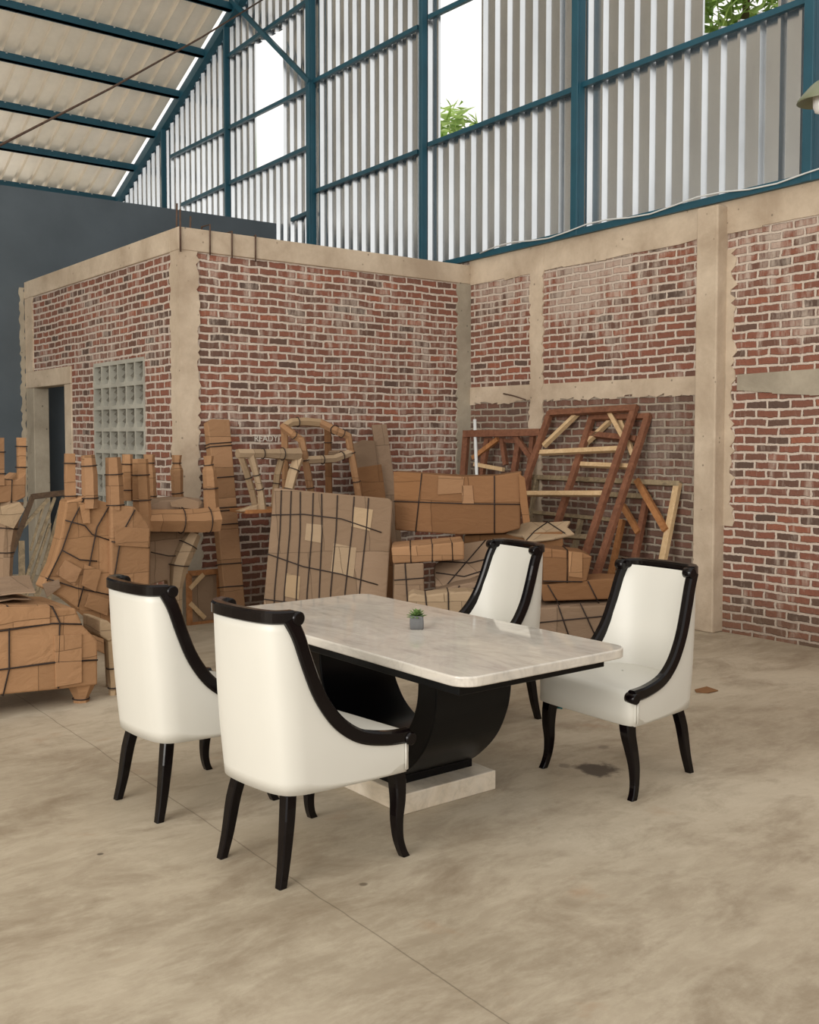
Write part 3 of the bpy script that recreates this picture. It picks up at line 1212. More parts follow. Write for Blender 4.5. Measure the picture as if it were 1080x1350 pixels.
    for s_ in (-1, 1):
        yy = s_ * .216
        xx = -.205
        MB().tube([(xx, yy - .026, .992), (xx, yy - .023, .992), (xx, yy + .023, .992), (xx, yy + .026, .992)], [.021, .026, .026, .021], 20, ref=(0, 0, 1)).build('crest_scroll', MAT['lacquer'], crest)
    # legs
    def leg(path_, ws):
        vs2, nn = [], len(path_)
        for (x, y, z), (wx, wy) in zip(path_, ws):
            cxx = .22
            for u_, v_ in ((-1, -1 + cxx), (-1 + cxx, -1), (1 - cxx, -1), (1, -1 + cxx), (1, 1 - cxx), (1 - cxx, 1), (-1 + cxx, 1), (-1, 1 - cxx)):
                vs2.append((x + u_ * wx / 2, y + v_ * wy / 2, z))
        fs2 = []
        for i in range(nn - 1):
            for k_ in range(8):
                l_ = (k_ + 1) % 8
                fs2.append((i * 8 + k_, i * 8 + l_, (i + 1) * 8 + l_, (i + 1) * 8 + k_))
        fs2 += [tuple(range(7, -1, -1)), tuple((nn - 1) * 8 + i for i in range(8))]
        return MB().add(vs2, fs2)
    for s_ in (-1, 1):
        sp = smooth_poly([(.262, s_ * .248, .345, .062, .058), (.264, s_ * .256, .29, .058, .055), (.256, s_ * .268, .22, .05, .05), (.245, s_ * .274, .15, .042, .043), (.246, s_ * .28, .08, .036, .036), (.258, s_ * .286, .03, .034, .034), (.272, s_ * .289, 0, .036, .034)], 4)
        leg([q_[:3] for q_ in sp], [q_[3:] for q_ in sp]).build('leg', MAT['lacquer'], ch)
        sp = smooth_poly([(-.192, s_ * .152, .345, .05, .05), (-.214, s_ * .172, .24, .048, .047), (-.236, s_ * .182, .1, .04, .04), (-.258, s_ * .191, 0, .034, .034)], 3)
        leg([q_[:3] for q_ in sp], [q_[3:] for q_ in sp]).build('leg', MAT['lacquer'], ch)
    return ch


chair = make_chair('white leather dining chair with dark frame, nearest the camera, its back turned')
spots = [((2.153, 3.439, 0), 6, None),
         ((2.085, 4.315, 0), 4, 'white leather dining chair at far left, partly hidden behind the nearest white chair'),
         ((3.928, 3.318, 0), 178.6, 'white leather dining chair at right, its whole seat and front showing beside the table corner'),
         ((4.054, 4.493, 0), 172.5, 'white leather dining chair behind the marble table, only its backrest showing')]
chs = [chair] + [copy_tree(chair) for _ in range(3)]
for o, (loc, rz, lb) in zip(chs, spots):
    o.location = loc
    o.rotation_euler = (0, 0, R(rz))
    if lb:
        o['label'] = lb
# little hang tag under the right chair's seat edge
P0 = Plane(3.72, 3.58, 90)
ht = [P0.at(*p) for p in ((735, 925), (742, 928), (741, 935), (733, 934))]
tag(MB().prism(ht, (.004, 0, 0)).build('hang_tag', MAT['tag_teal']), 'small teal paper tag under the right chair\'s seat by its front leg', 'tag')

# ------------------------------------------------------------------ plant on the table
pp = atz(549, 831, TZ)
pp = Vector((pp.x + .03, pp.y + .035, TZ))
pl = thing('potted_succulent', 'small green succulent in a grey cement pot on the marble table', 'plant', pp)
ang = R(-38)
def rot2(x, y):
    return (pp.x + x * math.cos(ang) - y * math.sin(ang), pp.y + x * math.sin(ang) + y * math.cos(ang))
def sq(h, z):
    return [(*rot2(x, y), TZ + z) for x, y in rrect(-h, h, -h, h, .007, 3)]
m = MB()
rw = [sq(.029, .0), sq(.0325, .004), sq(.0335, .03), sq(.0315, .062), sq(.029, .0645), sq(.0265, .062), sq(.0255, .05)]
m.grid([r_ + r_[:1] for r_ in rw])
m.add(rw[0], [tuple(range(len(rw[0])))])
m.build('pot', MAT['pot'], pl, weld=True)
MB().add(sq(.026, .054), [tuple(range(16))]).build('soil', MAT['soil'], pl)
m = MB()
rnd = random.Random(4)
for ring, (cnt, el, ln) in enumerate(((9, 12, .055), (8, 32, .048), (6, 55, .04), (4, 75, .03))):
    for i in range(cnt):
        az = 2 * PI * (i + .5 * (ring % 2)) / cnt + rnd.uniform(-.15, .15)
        e = R(el + rnd.uniform(-6, 6))
        d = Vector((math.cos(az) * math.cos(e), math.sin(az) * math.cos(e), math.sin(e)))
        sd = Vector((-math.sin(az), math.cos(az), 0))
        up = d.cross(sd) * -1
        if up.z < 0:
            up = -up
        b0 = pp + Vector((0, 0, .056 + ring * .003))
        row = []
        for t_, w_ in ((0, .35), (.3, .8), (.6, 1.0), (.85, .6), (1, .05)):
            c = b0 + d * (ln * t_) - Vector((0, 0, .006 * t_ * t_ if ring == 0 else 0))
            ww = .0085 * w_
            row.append([c - sd * ww + up * .002 * w_, c - up * .003 * w_, c + sd * ww + up * .002 * w_, c + up * .0035 * w_, c - sd * ww + up * .002 * w_])
        m.grid(row)
m.build('leaves', MAT['leaf'], pl)

# ------------------------------------------------------------------ wrapped furniture, timber
def slab(name, mat, pl_, px, t, parent, base=False, bevel=.008, zfloor=0.0, off=0.0):
    pts_ = [pl_.at(x, y, off) for x, y in px]
    if base:
        lim = min(p.z for p in pts_) + .28
        pts_ = [pl_.floor(p, zfloor) if p.z < lim and (p.z < .3 + zfloor) else p for p in pts_]
    return MB().prism(pts_, -pl_.n * t).build(name, mat, parent, bevel=bevel)


def cord(pl_, px, parent, t=0.0, r=.005, off=.006):
    """a cord lying on the face; with t it goes on round the back of the parcel"""
    pts_ = [pl_.at(x, y, off) for x, y in px]
    m_ = MB()
    if t:
        back = [p - pl_.n * (t + 2 * off) for p in pts_]
        loop = pts_ + back[::-1]
        m_.tube(loop, r, 5, closed=True)
    else:
        m_.tube(pts_, r, 5)
    return m_.build('cord', MAT['cord'], parent)


def limb(name, mat, pl_, path, parent, off=0.0, n=6, base=False, rings=(), flat=1.0, rot=.4):
    """a wrapped bar: path of (px, py, half width in px)"""
    pts_ = [pl_.at(x, y, off) for x, y, _ in path]
    rad = [(pl_.at(x + r_, y, off) - pl_.at(x - r_, y, off)).length / 2 for x, y, r_ in path]
    if base:
        pts_[-1] = pl_.floor(pts_[-1])
    o = MB().tube(pts_, rad, n, smooth=False, rot=rot, flat=flat).build(name, mat, parent)
    for k_ in rings:              # cords tied round it at fractions of its length
        f = k_ * (len(pts_) - 1)
        i = min(int(f), len(pts_) - 2)
        c = pts_[i].lerp(pts_[i + 1], f - i)
        r_ = rad[i] + (rad[i + 1] - rad[i]) * (f - i) + .004
        d = (pts_[i + 1] - pts_[i]).normalized()
        a = d.orthogonal().normalized()
        b = d.cross(a)
        MB().tube([c + a * math.cos(2 * PI * q_ / 12) * r_ + b * math.sin(2 * PI * q_ / 12) * r_ * 1.0 for q_ in range(12)], .0045, 5, closed=True).build('cord', MAT['cord'], o)
    return o


WG = 'wrapped furniture piled in front of the brick room'

# --- big wrapped cabinet, bottom left
P = Plane(2.24, 6.2, 0)
o = thing('wrapped_cabinet', 'large cardboard wrapped low cabinet with a stubby foot at the left edge', 'parcel', (1.9, 6.4, 0))
slab('body', MAT['card'], P, [(-90, 800), (66, 797), (67, 802), (100, 802), (109, 824), (129, 845), (129, 903), (87, 908), (3, 916), (-90, 926)], .6, o, bevel=.012)
slab('flap', MAT['card'], P, [(-20, 801), (66, 799), (66, 822), (-20, 832)], .012, o, off=.012, bevel=.002)
slab('flap', MAT['card'], P, [(72, 838), (108, 836), (108, 900), (74, 906)], .012, o, off=.01, bevel=.002)
limb('foot', MAT['card'], P, [(107, 898, 20), (107, 912, 13), (107, 919, 9.5), (107, 926, 10.5), (107, 936, 8)], o, off=-.1, base=True, rings=(.55,), n=7)
limb('foot', MAT['card'], P, [(-60, 905, 20), (-60, 925, 10), (-60, 945, 9)], o, off=-.1, base=True, n=7)
limb('foot', MAT['card'], P, [(107, 890, 18), (107, 905, 11), (107, 920, 9)], o, off=-.5, base=True, n=7)
for q, tt in (([(10, 799), (12, 830), (12, 882), (4, 917)], .6), ([(69, 800), (79, 821), (77, 872), (77, 907)], .6)):
    cord(P, q, o, tt)
for q in ([(-90, 842), (0, 832), (70, 822), (108, 823)], [(-90, 893), (0, 883), (75, 873), (129, 870)]):
    cord(P, q, o)

# --- loose sheets on the cabinet
ztb = P.at(30, 798).z + .008
for i, (dx, dy, rz, sx, sy, lb) in enumerate(((1.70, 6.55, 8, .28, .30, 'loose pale cardboard sheet on top of the wrapped cabinet at the left edge'), (1.78, 6.5, -14, .3, .24, 'creased grey cardboard sheet lying over another on the left cabinet'))):
    o = thing('cardboard_sheet', lb, 'cardboard', (dx, dy, ztb + .004 + i * .035), 'loose sheets on the left cabinet')
    c_, s_ = math.cos(R(rz)), math.sin(R(rz))
    rows = []
    for a in range(6):
        row = []
        for b in range(5):
            u, v = (a / 5 - .5) * 2 * sx, (b / 4 - .5) * 2 * sy
            row.append((dx + u * c_ - v * s_, dy + u * s_ + v * c_, ztb + .012 + i * .035 +   .04 * (b / 4) ** 2 + .02 * math.sin(a * 1.3 + i * 2) ** 2))
        rows.append(row)
    g = MB().grid(rows, smooth=False).build('sheet', MAT['card_grey'], o)
    sd = g.modifiers.new('thick', 'SOLIDIFY'); sd.thickness = .008

# --- wrapped stool behind the left chair
P = Plane(2.50, 6.3, 0)
o = thing('wrapped_stool', 'small paper wrapped stool between the left cabinet and the far left white chair', 'parcel', (2.45, 6.5, 0))
slab('seat', MAT['paper'], P, [(132, 817), (142, 818), (150, 826), (151, 842), (144, 846), (132, 838)], .3, o)
limb('leg', MAT['paper'], P, [(146, 838, 7), (147, 870, 6), (149, 900, 5.5), (149, 929, 5)], o, off=-.04, base=True, rings=(.45, .8))
limb('leg', MAT['paper'], P, [(143, 838, 6), (144, 870, 5.5), (145, 900, 5), (145, 922, 5)], o, off=-.26, base=True)

# --- upturned wrapped chair, far left edge
P = Plane(2.6, 8.1, 0)
o = thing('upturned_chair', 'cardboard wrapped chair standing upside down at the left edge', 'parcel', (2.5, 8.2, 0), WG)
limb('leg', MAT['card'], P, [(28, 577, 7), (28, 600, 6.8), (28, 640, 6.5)], o, rings=(.25, .7), n=4, rot=.785)
limb('leg', MAT['card'], P, [(0, 577, 6), (0, 640, 6.5)], o, rings=(.3, .75), n=4, rot=.785, off=.02)
slab('seat_rail', MAT['card'], P, [(-60, 634), (22, 633), (34, 624), (34, 655), (22, 661), (-60, 668)], .4, o, off=.03)
cord(P, [(16, 633), (15, 662)], o, .4, off=.038)
limb('backrest', MAT['card_grey'], P, [(14, 660, 17), (9, 690, 15), (6, 720, 12), (5, 760, 11), (4, 880, 11)], o, off=-.06, base=True, rings=(.3, .55), n=8)
limb('backrest_frame', MAT['card'], P, [(-40, 660, 15), (-40, 760, 11), (-40, 880, 11)], o, off=-.06, base=True, n=8)
slab('flap', MAT['paper'], P, [(0, 668), (26, 662), (33, 671), (18, 697), (0, 690)], .006, o, off=.06, bevel=.001)

# --- leaning frame of old slats
P = Plane(3.1, 9.4, 0, 8)
o = thing('slat_frame', 'old dark timber frame of thin slanting slats behind the left parcels', 'timber', (3.1, 9.4, 0))
MB().bar(P.at(42, 655), P.at(90, 649), .05, .06, P.n).build('top_rail', MAT['darkwood'], o)
MB().bar(P.at(43, 655), P.floor(P.at(-20, 830)), .04, .04, P.n).build('stile', MAT['darkwood'], o)
for (a, b, wd) in (((63.5, 658), (29, 696), 0.030), ((72, 656), (12, 800), 0.024), ((83, 656), (36, 800), 0.027), ((57, 668), (40, 726), 0.015), ((90, 680), (36, 795), 0.024), ((28, 713), (29, 800), .05), ((66, 690), (22, 790), 0.021), ((88, 655), (60, 800), 0.024)):
    A, B = P.at(*a, .02 * random.random()), P.at(*b, .02 * random.random())
    MB().bar(A, P.floor(B) if B.z < .55 else B, wd, .03, P.n).build('slat', MAT['oldwood'], o)
for i, (x0_, x1_, yy) in enumerate(((50, 62, 650), (64, 70, 645), (120, 142, 651), (135, 165, 655))):
    P2 = Plane(3.2, 8.9, 0)
    pass

# --- upturned wrapped armchair, left of the pile
P = Plane(3.0, 7.45, 0)
o = thing('upturned_armchair', 'bulky cardboard wrapped armchair upside down, four stubby legs up, left of the pile', 'parcel', (3.05, 7.6, 0), WG)
slab('body', MAT['card'], P, [(88, 660), (112, 654), (146, 664), (150, 700), (150, 836), (122, 818), (86, 790), (55, 774), (70, 744), (81, 705)], .16, o, bevel=.015)
slab('side', MAT['card'], P, [(146, 664), (178, 668), (196, 690), (199, 700), (197, 800), (180, 838), (148, 836)], .5, o, off=.05, bevel=.015, base=True)
slab('flap', MAT['card'], P, [(153, 694), (197, 697), (196, 722), (152, 719)], .008, o, off=.065, bevel=.001)
slab('flap', MAT['card'], P, [(104, 662), (118, 664), (119, 690), (110, 690)], .008, o, off=.02, bevel=.001)
slab('flap', MAT['card'], P, [(86, 738), (108, 750), (98, 772), (74, 757)], .008, o, off=.025, bevel=.001)
slab('flap', MAT['card'], P, [(112, 744), (134, 752), (126, 780), (108, 772)], .008, o, off=.018, bevel=.001)
slab('flap', MAT['card_grey'], P, [(56, 770), (78, 764), (80, 774), (62, 788)], .008, o, off=.03, bevel=.001)
slab('flap', MAT['card'], P, [(118, 782), (144, 790), (142, 812), (112, 800)], .008, o, off=.03, bevel=.001)
limb('leg', MAT['card'], P, [(92, 598, 7.5), (92, 630, 7.8), (93, 664, 8)], o, off=-.06, rings=(.2, .85), n=4, rot=.785)
limb('leg', MAT['card'], P, [(116, 600, 8.5), (118, 625, 10), (119, 670, 10)], o, off=.0, rings=(.28, .85), n=6)
limb('leg', MAT['card'], P, [(149, 603, 9.5), (151, 640, 11), (152, 672, 11)], o, off=-.0, rings=(.3, .9), n=6)
limb('leg', MAT['card'], P, [(168, 599, 6.5), (168, 625, 8), (168, 660, 9)], o, off=-.42, rings=(.25, .8), n=6)
for q in ([(112, 655), (94, 690), (82, 725), (62, 766)], [(146, 664), (128, 695), (118, 745), (103, 800)], [(86, 686), (112, 693), (122, 705), (150, 714)], [(81, 725), (105, 738), (128, 740)], [(60, 762), (100, 775), (148, 785)]):
    cord(P, q, o, off=.012)
for q in ([(178, 672), (160, 705), (151, 760), (146, 800)], [(147, 714), (197, 722)]):
    cord(P, q, o, off=.06)
m = MB()
for a, b, c in ((164, 700, 1), (168, 704, -1), (162, 708, 1)):
    m.tube([P.at(a, b, .056), P.at(a + 2, b + 3 * c, .056), P.at(a + 1, b + 5, .056)], .0025, 4)
m.build('pen_mark', MAT['pen'], o)

# --- upturned wrapped chair, right of the pile
P = Plane(3.6, 7.75, -4)
o = thing('upturned_chair', 'cardboard wrapped chair upside down with a curved back hanging below, beside the tall leaning post', 'parcel', (3.6, 7.9, 0), WG)
limb('seat_rail', MAT['card'], P, [(186, 686, 16), (230, 686, 16), (262, 686, 17), (286, 684, 17)], o, n=6, rot=.5, rings=(.42, .82))
slab('seat', MAT['card_grey'], P, [(198, 667), (212, 660), (262, 657), (276, 668), (270, 676), (198, 676)], .42, o, off=-.04)
limb('leg', MAT['card'], P, [(185, 605, 10), (186, 640, 11), (189, 700, 12)], o, off=.06, rings=(.3, .66), n=6, rot=.2)
limb('leg', MAT['card'], P, [(275, 601, 6.5), (275, 612, 5), (276, 620, 8.5), (278, 650, 9), (280, 690, 10)], o, off=.0, rings=(.28, .7), n=6)
limb('leg', MAT['card'], P, [(233, 600, 6.5), (233, 612, 5), (233, 620, 8), (234, 650, 7), (236, 668, 8)], o, off=-.38, rings=(.22, .75), n=6)
limb('leg', MAT['card'], P, [(197, 599, 7.5), (197, 612, 6), (197, 622, 8), (198, 650, 8), (198, 670, 8)], o, off=-.42, rings=(.22, .8), n=6)
slab('backrest', MAT['card_grey'], P, [(198, 702), (266, 698), (254, 718), (247, 742), (240, 790), (238, 826), (224, 826), (223, 775), (220, 765), (197, 772)], .1, o, off=-.1, base=True, bevel=.012)
limb('backrest_post', MAT['paper'], P, [(256, 703, 9), (246, 722, 12), (236, 745, 12), (232, 775, 8), (231, 828, 7)], o, off=-.08, base=True, rings=(.2, .5), n=6)
cord(P, [(199, 728), (222, 733), (252, 733)], o, off=-.06)
slab('flap', MAT['card_grey'], P, [(224, 662), (244, 656), (266, 662), (262, 672), (226, 668)], .006, o, off=.01, bevel=.001)

# --- tall wrapped post leaning on the brick front
P = Plane(4.6, 8.02, 0, 11)
o = thing('wrapped_post', 'tall narrow cardboard wrapped post leaning on the brick front', 'parcel', (4.62, 8.02, 0))
slab('body', MAT['card'], P, [(274, 556), (280, 552), (303, 553), (322, 780), (327, 838), (300, 838), (296, 780)], .09, o, base=True)
for yy in (583, 587, 628, 668, 672, 690, 742, 772, 800):
    f = (yy - 553) / (838 - 553)
    cord(P, [(274 + 26 * f, yy + 2), (303 + 24 * f, yy)], o, .09)

# --- small crate frame on the floor
P = Plane(4.45, 8.3, 0, 4)
o = thing('crate_panel', 'small timber crate panel with corner braces and cardboard back beside the leaning post', 'crate', (4.4, 8.3, 0))
q = [P.at(*p) for p in ((248, 756), (288, 753))] + [P.floor(P.at(*p)) for p in ((290, 818), (249, 821))]
MB().prism(q, -P.n * .03).build('board', MAT['card_grey'], o)
for i in range(4):
    MB().bar(q[i] + P.n * .012, q[(i + 1) % 4] + P.n * .012, .045, .03, P.n).build('rail', MAT['brownwood'], o)
for a, b in (((250, 776), (268, 757)), ((250, 795), (270, 815))):
    MB().bar(P.at(*a, .02), P.at(*b, .02), .04, .02, P.n).build('corner_brace', MAT['palewood'], o)

# --- hidden tall parcel carrying the stool and the armchair frame
P = Plane(5.1, 7.72, 0)
zs_ = 1.0
o = thing('wrapped_crate', 'tall shadowed cardboard crate behind the leaning strapped panel', 'parcel', (5.4, 8.0, 0))
MB().box(4.93, 5.66, 7.72, 8.4, 0, zs_).build('body', MAT['card_box'], o, bevel=.01)
b = thing('shelf_board', 'dark board jutting left from the crate under the pale wrapped stool', 'board', (4.9, 8.1, zs_))
MB().box(4.28, 5.0, 7.70, 8.02, zs_, zs_ + .03).build('plank', MAT['brownwood'], b)

# --- pale paper-wrapped stool
Pf, Pb = Plane(4.8, 7.74, 0), Plane(4.8, 7.94, 0)
o = thing('wrapped_stool', 'pale paper wrapped open stool in front of the chalk letters', 'parcel', (4.9, 8.05, zs_ + .03))
limb('seat_rail', MAT['paper'], Pf, [(313, 598, 6), (350, 598, 5.5), (394, 599, 8)], o, n=6, rings=(.45, .75))
limb('seat_rail', MAT['paper'], Pb, [(318, 598, 5), (370, 599, 5), (392, 600, 5)], o, n=6)
zl_ = zs_ + .032
def stand(P_, path, o_, **kw):
    pts_ = path[:-1] + [path[-1]]
    ob = limb('leg', MAT['paper'], P_, pts_, o_, **kw)
    return ob
stand(Pf, [(331, 600, 5), (338, 625, 4), (344, 650, 4), (346, 672, 5)], o, rings=(.35, .6))
stand(Pf, [(394, 603, 6), (386, 625, 6), (380, 650, 5.5), (378, 672, 5)], o, rings=(.25, .6))
stand(Pb, [(318, 602, 4), (326, 625, 4), (333, 650, 4), (337, 668, 4)], o, rings=(.4,))
stand(Pb, [(372, 602, 4), (366, 625, 4), (363, 650, 4), (362, 668, 4)], o, rings=(.5,))
slab('paper_scrap', MAT['paper'], Pf, [(314, 674), (330, 668), (345, 664), (356, 672), (352, 674), (318, 675)], .06, o)

# --- wrapped barrel armchair frame on the crate
Pf, Pb = Plane(5.2, 8.03, 0), Plane(5.2, 8.35, 0)
o = thing('wrapped_armchair_frame', 'open armchair frame with every bar wrapped in cardboard, above the leaning strapped panel', 'parcel', (5.4, 8.0, zs_ + .03))
def bar3(name, mat, pts_, rad, rings=()):
    ob = MB().tube(pts_, rad, 6, smooth=False, rot=.3).build(name, mat, o)
    for f in rings:
        f *= len(pts_) - 1
        i = min(int(f), len(pts_) - 2)
        c = pts_[i].lerp(pts_[i + 1], f - i)
        d = (pts_[i + 1] - pts_[i]).normalized()
        a = d.orthogonal().normalized(); b_ = d.cross(a)
        rr = (rad if not hasattr(rad, '__len__') else rad[i]) + .004
        MB().tube([c + a * math.cos(2 * PI * k_ / 10) * rr + b_ * math.sin(2 * PI * k_ / 10) * rr for k_ in range(10)], .0045, 5, closed=True).build('cord', MAT['cord'], ob)
    return ob
bar3('top_rail', MAT['paper'], [Pb.at(374, 563), Pb.at(384, 557), Pb.at(400, 556), Pb.at(424, 558)], .042, (.5,))
bar3('arm_rail', MAT['card'], [Pb.at(424, 558), Pf.at(446, 569), Pf.at(459, 575)], [.042, .04, .036], (.4, .7))
bar3('arm_rail', MAT['card'], [Pb.at(374, 563), Pf.at(388, 574), Pf.at(397, 580)], [.04, .036, .034], (.5,))
bar3('front_post', MAT['card'], [Pf.at(459, 573), Pf.at(462, 592), Pf.at(467, 618), Pf.at(474, 660), Pf.at(475, 668)], .036, (.3, .6, .85))
bar3('front_post', MAT['card'], [Pf.at(397, 578), Pf.at(402, 602), Pf.at(406, 625), Pf.at(411, 655), Pf.at(412, 668)], .036, (.3, .65))
bar3('back_post', MAT['card'], [Pb.at(375, 563), Pb.at(376, 600), Pb.at(377, 664)], .034, (.4,))
bar3('back_post', MAT['card_box'], [Pb.at(432, 559), Pb.at(433, 600), Pb.at(434, 664)], .036, (.3,))
bar3('seat_rail', MAT['paper'], [Pf.at(402, 607), Pf.at(440, 605), Pf.at(462, 597)], .04, (.3, .75))
bar3('seat_rail', MAT['card_grey'], [Pf.at(404, 606), Pb.at(378, 604)], .034)
bar3('seat_rail', MAT['card_grey'], [Pf.at(462, 598), Pb.at(434, 598)], .034)

# --- big strapped panel leaning in the middle
P = PA(430, 6.95, -35, 7)
o = thing('strapped_panel', 'wide flat cardboard panel tied with many cords, leaning behind the table', 'parcel', (5.25, 7.4, 0))
slab('body', MAT['card_grey'], P, [(361, 643), (513, 657), (518, 662), (510, 790), (507, 846), (346, 846), (348, 790)], .1, o, base=True, bevel=.012)
for xa, xb, tt in ((374, 362, .1), (387, 375, 0), (399, 391, .1), (416, 405, 0), (427, 421, .1), (448, 436, 0), (470, 455, .1), (489, 474, 0)):
    cord(P, [(xa - 3, 645 + (xa - 361) * .09), (xa * .6 + xb * .4, 700), (xb, 780), (xb - 2, 835)], o, tt, off=.006)
cord(P, [(357, 679), (400, 678), (450, 684), (503, 702)], o, .1)
cord(P, [(352, 730), (400, 747), (450, 757), (498, 771)], o, .1)
cord(P, [(348, 790), (372, 793), (430, 800), (495, 806)], o, .1)
for q in ([(404, 690), (426, 692), (424, 716), (402, 712)], [(440, 716), (470, 722), (466, 762), (436, 754)], [(466, 668), (492, 672), (488, 700), (463, 694)], [(378, 756), (396, 760), (394, 790), (375, 786)]):
    slab('patch', MAT['paper'], P, q, .003, o, off=.005, bevel=0)

# --- cardboard sheets leaning on the brick front
P = Plane(6.15, 7.98, 0, 12)
for lb, px_, mt, ty in (('tall narrow cardboard strip leaning on bricks left of the biggest brown box', [(491, 560), (510, 559), (523, 655), (527, 700), (512, 700)], 'card_grey', .0),
                        ('cut cardboard sheet with rounded top leaning beside the armchair frame', [(466, 585), (478, 580), (495, 581), (508, 690), (470, 690)], 'card_grey', .03),
                        ('square brown cardboard sheet leaning low in front of the round-topped sheet', [(468, 617), (503, 612), (514, 690), (472, 690)], 'card_box', .06)):
    o = thing('cardboard_sheet', lb, 'cardboard', (6.15, 7.98, 0), 'cardboard sheets leaning on the brick front')
    pts_ = [P.at(*p, ty) for p in px_]
    lo_ = max(p[1] for p in px_)
    pts_ = [P.floor(a) if p[1] == lo_ else a for a, p in zip(pts_, px_)]
    MB().prism(pts_, -P.n * .02).build('sheet', MAT[mt], o, bevel=.004)

# --- pile right of the panel
def pbox(name, label, mat, P_, px_, t, cat='parcel', base=False, cords=(), bevel=.012, group=None, zf=0.0):
    pts_ = [P_.at(*p) for p in px_]
    c = sum(pts_, Vector()) / len(pts_)
    zb = min(p.z for p in pts_)
    o_ = thing(name, label, cat, (c.x - P_.n.x * t / 2, c.y - P_.n.y * t / 2, 0 if base else zb), group)
    slab('body', MAT[mat], P_, px_, t, o_, base=base, bevel=bevel, zfloor=zf)
    for q_, tt in cords:
        cord(P_, q_, o_, t if tt else 0)
    return o_

G2 = 'parcels heaped between the strapped panel and the timber frames'
P = PA(540, 6.42, -36)
pbox('wrapped_box', 'upright greyish cardboard box just right of the strapped panel, under the flat pack', 'card_grey', P, [(520, 744), (559, 742), (560, 800), (562, 836), (518, 836)], .5, base=True, cords=(([(534, 743), (537, 790), (539, 830)], 1), ([(520, 765), (559, 762)], 1)), group=G2)
P = PA(562, 6.34, -38)
pbox('flat_pack', 'flat tied cardboard pack lying across the upright grey box', 'card', P, [(516, 722), (612, 714), (612, 738), (560, 741), (518, 743)], .45, cords=(([(541, 720), (542, 742)], 1), ([(570, 718), (570, 741)], 1), ([(596, 716), (597, 739)], 1)), group=G2)
P = PA(630, 5.98, -40)
pbox('wrapped_bundle', 'low wrapped bundle of cardboard behind the backrest of the chair behind the table', 'card_grey', P, [(563, 786), (600, 772), (640, 764), (690, 766), (692, 800), (692, 830), (563, 836)], .25, base=True, cords=(([(566, 790), (640, 772)], 0), ([(606, 772), (590, 810)], 0)), group=G2)
P = PA(630, 6.2, -40, 55, .5)
pbox('flat_pack', 'sloping pale flat pack laced with crossing cords left of the chair backrest behind the table', 'card_grey', P, [(572, 745), (610, 716), (662, 708), (700, 712), (690, 752), (630, 758), (600, 772), (574, 772)], .09, cords=(([(575, 755), (612, 760), (660, 745)], 0), ([(590, 770), (640, 712)], 0), ([(574, 740), (620, 742), (680, 728)], 0)), group=G2)
P = PA(600, 6.6, -45)
o = pbox('cardboard_box', 'biggest brown cardboard box, long and taped, lying on the heap beneath the corner timber frame', 'card_box', P, [(519, 622), (612, 628), (652, 627), (687, 622), (686, 697), (664, 703), (606, 705), (521, 699)], .32, cords=(([(556, 624), (548, 702)], 0), ([(519, 661), (612, 664), (686, 665)], 0), ([(652, 627), (652, 703)], 0)), group=G2)
slab('flap', MAT['card_box'], P, [(684, 624), (692, 630), (699, 688), (690, 690), (686, 664)], .02, o, off=.02, bevel=.002)
slab('flap', MAT['card'], P, [(578, 627), (612, 629), (610, 650), (577, 652)], .008, o, off=.01, bevel=.001)
slab('flap', MAT['card'], P, [(609, 640), (623, 640), (625, 664), (609, 664)], .008, o, off=.01, bevel=.001)
slab('flap', MAT['card_box'], P, [(519, 622), (556, 624), (554, 660), (520, 659)], .008, o, off=.008, bevel=.001)
P = PA(670, 6.4, -45)
o = pbox('cardboard_slab', 'flat brown parcel supporting the right end of the biggest brown box', 'card_box', P, [(612, 706), (668, 704), (742, 701), (744, 738), (612, 742)], .5, group=G2)
P = PA(712, 6.2, -45, 62, .82)
o = pbox('crumpled_sheet', 'crumpled tied cardboard sheet in front of the largest timber frame foot', 'paper', P, [(666, 703), (692, 687), (720, 688), (753, 686), (748, 694), (758, 703), (730, 709), (694, 713), (690, 706)], .03, 'cardboard', cords=(([(694, 712), (705, 700), (722, 688)], 0), ([(722, 688), (745, 703)], 0)), group=G2)
P = PA(748, 5.66, -40)
o = pbox('cardboard_box', 'small brown box between the two right hand white chairs with a pale side flap', 'card_box', P, [(716, 722), (768, 728), (781, 734), (774, 766), (768, 768), (716, 768)], .3, cords=(([(748, 725), (748, 768)], 1), ([(716, 766), (768, 767)], 0)), group=G2)
slab('flap', MAT['card'], P, [(750, 727), (768, 729), (768, 762), (750, 760)], .006, o, off=.01, bevel=.001)
P = PA(770, 5.58, -40)
pbox('flat_pack', 'brown flat pack beneath the small box, atop the grey pack on the floor', 'card_box', P, [(712, 771), (800, 763), (835, 765), (835, 789), (716, 793)], .34, cords=(([(722, 771), (738, 798)], 0), ([(775, 766), (790, 796)], 0)), group=G2)
P = PA(768, 5.52, -40)
pbox('flat_pack', 'greyish strapped flat pack on the floor, lowest in the heap behind the right chairs', 'card_grey', P, [(700, 802), (835, 796), (835, 838), (700, 842)], .4, base=True, cords=(([(736, 798), (750, 838)], 0), ([(765, 795), (785, 838)], 0), ([(700, 822), (800, 812)], 0)), group=G2)
P = PA(588, 5.7, -38)
pbox('wrapped_bundle', 'long low crumpled bundle peeping over the marble table edge near the succulent', 'paper', P, [(538, 786), (545, 782), (560, 785), (590, 781), (618, 780), (640, 784), (640, 838), (538, 842)], .22, base=True, cords=(([(561, 785), (566, 835)], 1), ([(591, 781), (592, 835)], 1)), group=G2)

